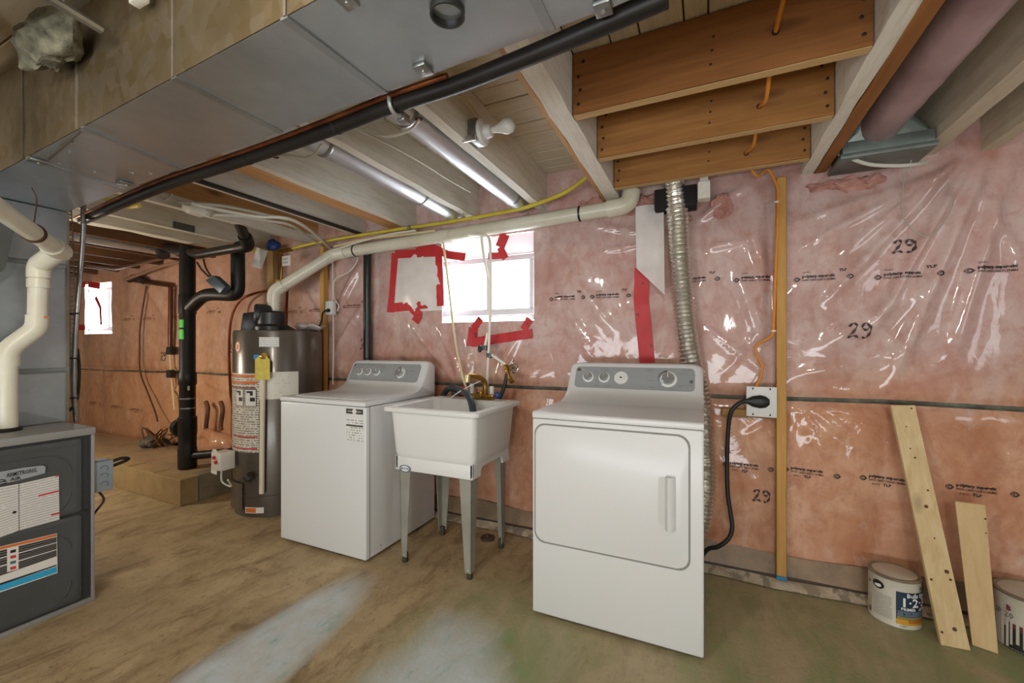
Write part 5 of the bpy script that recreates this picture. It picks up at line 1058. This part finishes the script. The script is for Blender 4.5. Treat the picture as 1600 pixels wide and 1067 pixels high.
cable('grey_cable', [(532, 190, 2.12), (560, 203, 2.12), (600, 222, 2.12), (640, 243, 2.12), (672, 262, 2.12), (700, 280, 2.12), (735, 300, 2.12)], .0055, WCAB, 'thin white cable stapled on the joist side between the silver ducts')
cable('white_cable', [(655, 187, 2.03), (640, 203, 2.02), (610, 213, 2.02), (580, 208, 2.04), (545, 193, 2.09)], .005, WCAB, 'white cable loop slung under the nearer silver duct')
cable('white_cable', [(502, 225, 2.03), (492, 240, 2.02), (478, 246, 2.02), (455, 243, 2.04), (430, 243, 2.06)], .005, WCAB, 'white cable loop slung under the further silver duct')
for pj, q, s in ((d_J, PZ(430, 245, 2.068), .018), (b_J, PZ(655, 186, 2.066), .012), (e_J, PZ(318, 272, 2.068), .02), (h_J, PZ(150, 330, 2.066), .02)):
    MB().ball(q, s, (1, 1, .4), 2).jitter(.01, 60).build('rust_spot', M('rust_stain', '#5a3218', .9), pj, label='rusty stain with nail')
# white and tan cables along the vent pipe
for pts, r, m, lb in (([(520, 392), (560, 378), (610, 366), (650, 360)], .008, WCAB, 'white cable lying along the vent pipe left part'), ([(522, 385), (570, 374), (620, 368), (680, 360)], .008, M('cable_cream', '#cdbd8f', .5), 'cream cable between the gas hose and vent pipe'), ([(540, 400), (556, 398), (558, 408), (545, 425), (525, 435), (521, 450), (522, 465), (529, 477), (527, 486)], .005, WCAB, 'white cable dropping to the switch box by the stud')):
    P = [PY(a, b, 2.385 if len(pts) < 6 else 2.465) for a, b in pts]; o = MB().tube(smooth_path(P, 6), r, 8).build('wall_cable', m); tag(o, lb, 'cable'); rehome(o, P[0])
o = MB().tube(smooth_path([PY(520, 405, 2.47), PY(520, 470, 2.47), PY(521, 540, 2.47), PY(520, 600, 2.47)], 4), .005, 8).build('wall_cable', WCAB); tag(o, 'white cable running down the stud behind the washer', 'cable'); rehome(o, PY(520, 470, 2.47))
sw = thing('switch_box', 'white outlet box on the stud between heater and washer', 'outlet', PY(514, 480, 2.45))
q0, q1 = PY(509, 492, 2.44), PY(520, 470, 2.44); MB().box(q0.x, q1.x, 2.435, 2.475, q0.z, q1.z, .004).build('box_plate', WHITEP, sw)
MB().tube(smooth_path([PY(513, 485, 2.42), PY(508, 486, 2.40), PY(504, 490, 2.38), PY(503, 500, 2.36), PY(498, 510, 2.34), PY(490, 515, 2.32)], 5), .007, 8).build('plug_cord', RUB, sw); MB().ball(PY(513, 485, 2.43), .02, (1, 1, .8), 2).build('plug', RUB, sw)
# ================================================================== WATER LINES TO THE TUB
wl = thing('cold_water_line', 'white water line with branch valve dropping past the window', 'pipe', PY(765, 470, 2.44))
MB().tube(round_path([PY(732, 366, 2.42), PY(763, 368, 2.42), PY(766, 380, 2.42), PY(767, 470, 2.42), PY(763, 560, 2.40), PY(760, 612, 2.29)], .03), .009, 10).build('line_run', PEX, wl)
MB().tube(smooth_path([PY(752, 366, 2.43), PY(756, 400, 2.43), PY(764, 440, 2.43), PY(766, 470, 2.43)], 5), .009, 10).build('line_run', PEX, wl)
MB().tube([PY(766, 553, 2.41), PY(792, 571, 2.41)], .009, 10).build('branch_line', PEX, wl)
for px, py in ((758, 543), (765, 555)): q = PY(px, py, 2.41); MB().box(q.x - .016, q.x + .016, 2.39, 2.425, q.z - .018, q.z + .014, .004).build('line_fitting', M('fitting_grey', '#5f6466', .4, .5), wl)
MB().tube([PY(762, 520, 2.42), PY(757, 545, 2.41)], .009, 8).build('branch_line', PEX, wl)
q = PY(752, 545, 2.41); MB().lathe([(.012, 0), (.024, .006), (.024, .016), (.012, .02)], q, (-.6, -.8, 0), 12).build('stop_knob', BLK, wl)
MB().tube([PY(760, 600, 2.30), PY(760, 608, 2.29)], .013, 10).build('line_nut', WHITEP, wl)
o = MB().tube(smooth_path([PY(692, 376, 2.44), PY(699, 430, 2.44), PY(707, 500, 2.43), PY(713, 540, 2.42), PY(721, 580, 2.37), PY(730, 612, 2.30)], 5), .008, 10).build('hot_water_line', PEXC); tag(o, 'cream water line dropping past the window left part to the faucet', 'pipe'); rehome(o, PY(707, 500, 2.43))
bv = thing('boiler_valve', 'brass hose valve on the wall right of the faucet', 'valve', PY(795, 578, 2.42))
mb = MB(); mb.tube([PY(790, 570, 2.41), PY(793, 580, 2.40), PY(796, 592, 2.39)], .014, 10); mb.cyl(PY(793, 573, 2.42), PY(801, 575, 2.36), .013); mb.tube([PY(797, 590, 2.40), PY(800, 597, 2.38)], .016, 10); mb.build('valve_body', BRASS, bv)
mb = MB(); q = PY(803, 575, 2.36)
for k in range(6): a_ = R(60 * k); mb.tube([q, q + V(.028 * math.cos(a_), 0, .028 * math.sin(a_))], .004, 6)
mb.tube([q + V(.028 * math.cos(R(a_)), 0, .028 * math.sin(R(a_))) for a_ in range(0, 361, 30)], .005, 6); mb.build('valve_wheel', CHROME, bv)
o = MB().tube(smooth_path([PY(792, 584, 2.39), PY(789, 600, 2.38), PY(784, 615, 2.37), PY(777, 626, 2.36), PY(765, 628, 2.36), PY(750, 629, 2.36), PY(728, 627, 2.37), PY(712, 624, 2.38)], 6), .012, 10).build('supply_hose', RUB); tag(o, 'black rubber supply hose falling from the brass valve behind the tub', 'hose'); rehome(o, PY(784, 615, 2.37))
# ================================================================== DRYER VENT HOSE
hp_ = smooth_path([V(-.150, 2.475, 2.09), V(-.142, 2.470, 2.00), PY(1059, 340, 2.465), PY(1062, 400, 2.46), PY(1066, 450, 2.46), PY(1073, 520, 2.465), PY(1082, 570, 2.47), PY(1091, 610, 2.475), PY(1096, 650, 2.475), PY(1099, 700, 2.475), PY(1101, 750, 2.475), PY(1098, 790, 2.475), V(-.03, 2.475, .22), V(-.09, 2.47, .15)], 26)
# resample evenly for the ribs
rs_ = [hp_[0]]; acc = 0; step = .0074
for a_, b_ in zip(hp_, hp_[1:]):
    L_ = (b_ - a_).length; p_ = step - acc
    while p_ <= L_: rs_.append(a_.lerp(b_, p_ / L_)); p_ += step
    acc = (acc + L_) % step
rad = [.0525 + (.0045, -.0005, -.004)[i % 3] + .0015 * noise.noise(V(i * .31, 0, 0)) for i in range(len(rs_))]
mb = MB(); mb.tube(rs_, rad, 22)
for v in mb.bm.verts: v.co += noise.noise_vector(v.co * 90) * .0022
o = mb.build('vent_hose', FOIL, ang=25); tag(o, 'silver ribbed foil vent hose hanging down behind the dryer', 'hose'); rehome(o, rs_[0])
# ================================================================== OUTLET, CORD, ORANGE CABLES
ol = thing('range_outlet', 'square white outlet plate with a black plug beside the yellow stud', 'outlet', (.275, 2.46, .91))
q0, q1 = PY(1166, 650, 2.455), PY(1214, 605, 2.455)
MB().box(q0.x, q1.x, 2.452, 2.462, q0.z, q1.z, .003).build('outlet_plate', WHITEP, ol); MB().box(q0.x + .012, q1.x - .012, 2.461, 2.50, q0.z + .012, q1.z - .012).build('outlet_box', STEEL, ol)
for u in (.22, .78):
    for v in (.08, .93): MB().ball((q0.x + (q1.x - q0.x) * u, 2.451, q0.z + (q1.z - q0.z) * v), .005, (.8, .5, 1.2), 1).build('plate_screw', M('dark_screw', '#34332f', .4, .5), ol)
pc = PY(1188, 628, 2.43)
mb = MB(); mb.loft([[(pc.x + dx, 2.435 + ry * math.cos(R(k * 30)) * .8, pc.z + rz * math.sin(R(k * 30))) for k in range(12)] for dx, ry, rz in ((-.075, .012, .010), (-.055, .014, .014), (-.035, .018, .026), (0, .024, .033), (.025, .024, .028), (.04, .012, .014))]); mb.build('plug', RUB, ol)
co_ = thing('power_cord', 'thick black power cord drooping from the outlet to the dryer back', 'cord', PY(1138, 700, 2.44))
MB().tube(smooth_path([V(pc.x - .07, 2.435, pc.z), PY(1152, 632, 2.43), PY(1142, 645, 2.43), PY(1138, 670, 2.44), PY(1136, 720, 2.44), PY(1137, 770, 2.43), PY(1142, 805, 2.42), PY(1144, 825, 2.40), PY(1138, 842, 2.38), PY(1122, 854, 2.38), PY(1106, 858, 2.405), V(-.02, 2.411, .085)], 8), .0105, 12).build('cord_run', RUB, co_)
oc = thing('orange_cable', 'orange electrical cable threaded through the boards and down to the outlet', 'cable', H2)
MB().tube(smooth_path([V(H1.x + .01, .95, 2.15), V(H1.x + .005, 1.2, 2.17), H1 + V(0, .02, 0), V(H1.x, 1.75, 2.09), H2 + V(0, .02, 0), V(H2.x + .0, 2.15, 2.10), H3 + V(0, .02, 0), V(.24, 2.44, 2.06), PY(1200, 265, 2.48), PY(1212, 285, 2.475), PY(1216, 310, 2.475), PY(1213, 400, 2.475), PY(1209, 500, 2.475), PY(1207, 522, 2.47), PY(1195, 532, 2.48), PY(1182, 540, 2.48), PY(1183, 555, 2.48), PY(1191, 572, 2.48), PY(1187, 592, 2.475), PY(1180, 606, 2.47)], 7), .0065, 8).build('cable_run', ORANGE, oc)
for px, py in ((1214, 315), (1209, 517)): MB().ball(PY(px, py, 2.468), .009, (1.4, .6, .7), 1).build('cable_staple', WHITEP, oc)
# ================================================================== BOARDS AND CANS
def leaner(b0, b1, t0, t1, th, mat, name, label, knots=()):
    """board: bottom corners on the floor, top corners against the wall"""
    N = (b1 - b0).cross(t0 - b0).normalized(); N = N if N.y < 0 else -N
    P = [b0, b1, t1, t0]; mb = MB(); mb.prism([p for p in P], -N * th, .0015, 1); o = mb.build(name, mat, sm=False); tag(o, label, 'board')
    for u, v, r in knots:
        c_ = b0.lerp(b1, u).lerp(t0.lerp(t1, u), v); MB().lathe([(r, -.001), (r * .9, .0012), (.0003, .0014)], c_, N, 10).build('knot_hole', M('knot_brown', '#5b3a20', .8), o)
    rehome(o, (b0 + b1) / 2)
    for c_ in o.children: c_.data.transform(__import__('mathutils').Matrix.Translation(-(b0 + b1) / 2))
b0, b1 = PZ(1471, 1008, .002), PZ(1517, 1017, .002)
leaner(b0, b1, PY(1392, 633, 2.478), PY(1430, 633, 2.478), .019, PINE, 'knotty_board', 'longer knotty pine board leaning on the pink wall', ((.82, .985, .004), (.45, .90, .003), (.42, .80, .003), (.53, .76, .004), (.75, .62, .004), (.55, .55, .007), (.6, .42, .003), (.78, .29, .008), (.85, .26, .005), (.14, .25, .005), (.12, .05, .005), (.60, .07, .008)))
b0, b1 = PZ(1519, 1008, .004), PZ(1560, 1022, .002)
leaner(b0, b1, PY(1492, 783, 2.40), PY(1540, 789, 2.40), .019, PINE1, 'plain_board', 'shorter plain pine board leaning right of the knotty board', ((.95, .90, .004), (.93, .80, .003)))
CANM = M('can_white', '#cdc8ba', .45, col2='#bdb6a4', sc=9); LIDM = M('can_lid', '#7c7465', .42, .5, col2='#958b77', sc=16, bump=.3, bsc=40)
def can(c, r, h, label):
    o = thing('paint_can', label, 'paint can', c)
    MB().lathe([(r - .003, 0), (r, .002), (r + .0015, .005), (r, .008), (r, h - .01), (r + .002, h - .006), (r + .002, h - .001), (r - .001, h)], c, seg=40).build('can_body', CANM, o)
    MB().lathe([(r + .0025, h - .008), (r + .003, h - .002), (r - .001, h + .002), (r - .012, h + .001), (r - .016, h - .006), (.0005, h - .005)], c, seg=40).build('lid', LIDM, o)
    return o
CD = (V(0, 0, 0))
c1 = V(.765, 2.395, 0); r1_ = .088; h1 = .205
k1_ = can(c1, r1_, h1, 'white primer paint can with a dark blue label standing by the wall')
def cp_(c, r, phi, z, off=.0012):
    d = V(-c.x, -c.y, 0).normalized(); rt = V(-d.y, d.x, 0); a_ = R(phi); return c + (d * math.cos(a_) + rt * math.sin(a_)) * (r + off) + V(0, 0, z)
def clabel(par, c, r, p0, p1, z0, z1, mat, off=.0012, name='can_label', label=None):
    mb = MB(); mb.patch(lambda u, v: cp_(c, r, p0 + (p1 - p0) * u, z0 + (z1 - z0) * v, off), 14, 1); return mb.build(name, mat, par, label=label)
NAVY = M('label_navy', '#1d3346', .4)
clabel(k1_, c1, r1_, 4, 100, .022, .158, NAVY, label='dark blue label'); clabel(k1_, c1, r1_, 4, 100, .022, .044, M('label_yellow', '#c8962a', .45), .002); clabel(k1_, c1, r1_, 30, 100, .030, .044, M('label_amber', '#b06a24', .45), .0026)
clabel(k1_, c1, r1_, 6, 98, .046, .056, printmat('can_print_a', '#1d3346', '#b8a85a', 2, 12, .6, .7, .9), .002); clabel(k1_, c1, r1_, 6, 98, .058, .080, printmat('can_print_b', '#1d3346', '#8fa0ac', 4, 10, .45, .6, .8), .002)
clabel(k1_, c1, r1_, -48, -4, .03, .128, printmat('can_print_c', '#cdc8ba', '#6f6a5e', 22, 9, .5, .6, .7)); clabel(k1_, c1, r1_, -66, -56, .03, .10, M('can_note', '#b9ab93', .6)); clabel(k1_, c1, r1_, -66, -56, .022, .045, M('can_note_brown', '#7d6450', .6), .002)
mb = MB(); mb.prism([cp_(c1, r1_, -36 + 15 * math.cos(R(k * 18)), .160 + .018 * math.sin(R(k * 18))) for k in range(20)], V(.0, -.0006, 0)); mb.build('can_emblem', BLKP, k1_, sm=False)
mb = MB(); mb.prism([cp_(c1, r1_, -36 + 9 * math.cos(R(k * 18)), .158 + .009 * math.sin(R(k * 18)), .0024) for k in range(10, 24)], V(.0, -.0006, 0)); mb.build('can_emblem', WHINK, k1_, sm=False)
mb = MB(); mb.prism([cp_(c1, r1_, -64 + 5 * math.cos(R(k * 36)), .155 + .007 * math.sin(R(k * 36))) for k in range(10)], V(.0, -.0006, 0)); mb.build('can_emblem', INKG, k1_, sm=False)
def ctext(par, c, r, s, size, phi0, z, mat, bold=0, sx=1, off=.003):
    def fn(p): return cp_(c, r, phi0 + math.degrees(p.x / r), z + p.z, off)
    text('can_lettering', s, size, mat, par, (0, 0, 0), (1, 0, 0), (0, 0, 1), fn=fn, bold=bold, sx=sx)
ctext(k1_, c1, r1_, 'Bulls Eye', .024, 26, .138, WHINK, .0005); ctext(k1_, c1, r1_, '1·2·3', .052, 12, .099, WHINK, .0012, 1.05); ctext(k1_, c1, r1_, 'PRIMER', .016, 14, .083, WHINK, .0004); ctext(k1_, c1, r1_, 'APPRET', .016, 58, .083, WHINK, .0004)
ctext(k1_, c1, r1_, 'ZINSSER', .016, 62, .166, BLKP, .0005); ctext(k1_, c1, r1_, '3.78 L', .009, 12, .012, INK)
k = cp_(c1, r1_, 0, h1 + .003); 
for k in range(7): MB().ball((c1.x + rnd.uniform(-.05, .05), c1.y + rnd.uniform(-.05, .05), h1 - .004), .007, (1.3, 1, .35), 1).build('paint_blob', LBLW, k1_)
c2 = V(1.195, 2.395, 0); r2_ = .105; h2 = .215
k2_ = can(c2, r2_, h2, 'paint-dripped white can cut by the right frame edge')
clabel(k2_, c2, r2_, -42, 70, .0, .085, M('can_black_wear', '#2a2723', .6)); clabel(k2_, c2, r2_, -38, 70, .085, .105, M('can_maroon', '#6a3036', .5), .002)
for k, (ph, z0, w_) in enumerate(((-60, .02, 3), (-47, .012, 6), (-38, .008, 5), (-31, .02, 4), (-22, .03, 5), (-12, .02, 4))): clabel(k2_, c2, r2_, ph, ph + w_, z0, .12, CANM, .0032, 'paint_drip')
ctext(k2_, c2, r2_, 'SP 20', .030, -62, .122, INKG, .0002); ctext(k2_, c2, r2_, 'B', .028, -38, .150, M('can_maroon', '#6a3036', .5), .001)
# floor drain cap
o = MB().lathe([(.045, 0), (.045, .012), (.03, .018), (.012, .018), (.012, .03), (.0005, .03)], PZ(762, 842, .0), seg=18).build('floor_cap', M('cap_maroon', '#4a3631', .5)); tag(o, 'small dark round cap on the floor behind the tub legs', 'cap'); rehome(o, PZ(762, 842, 0))
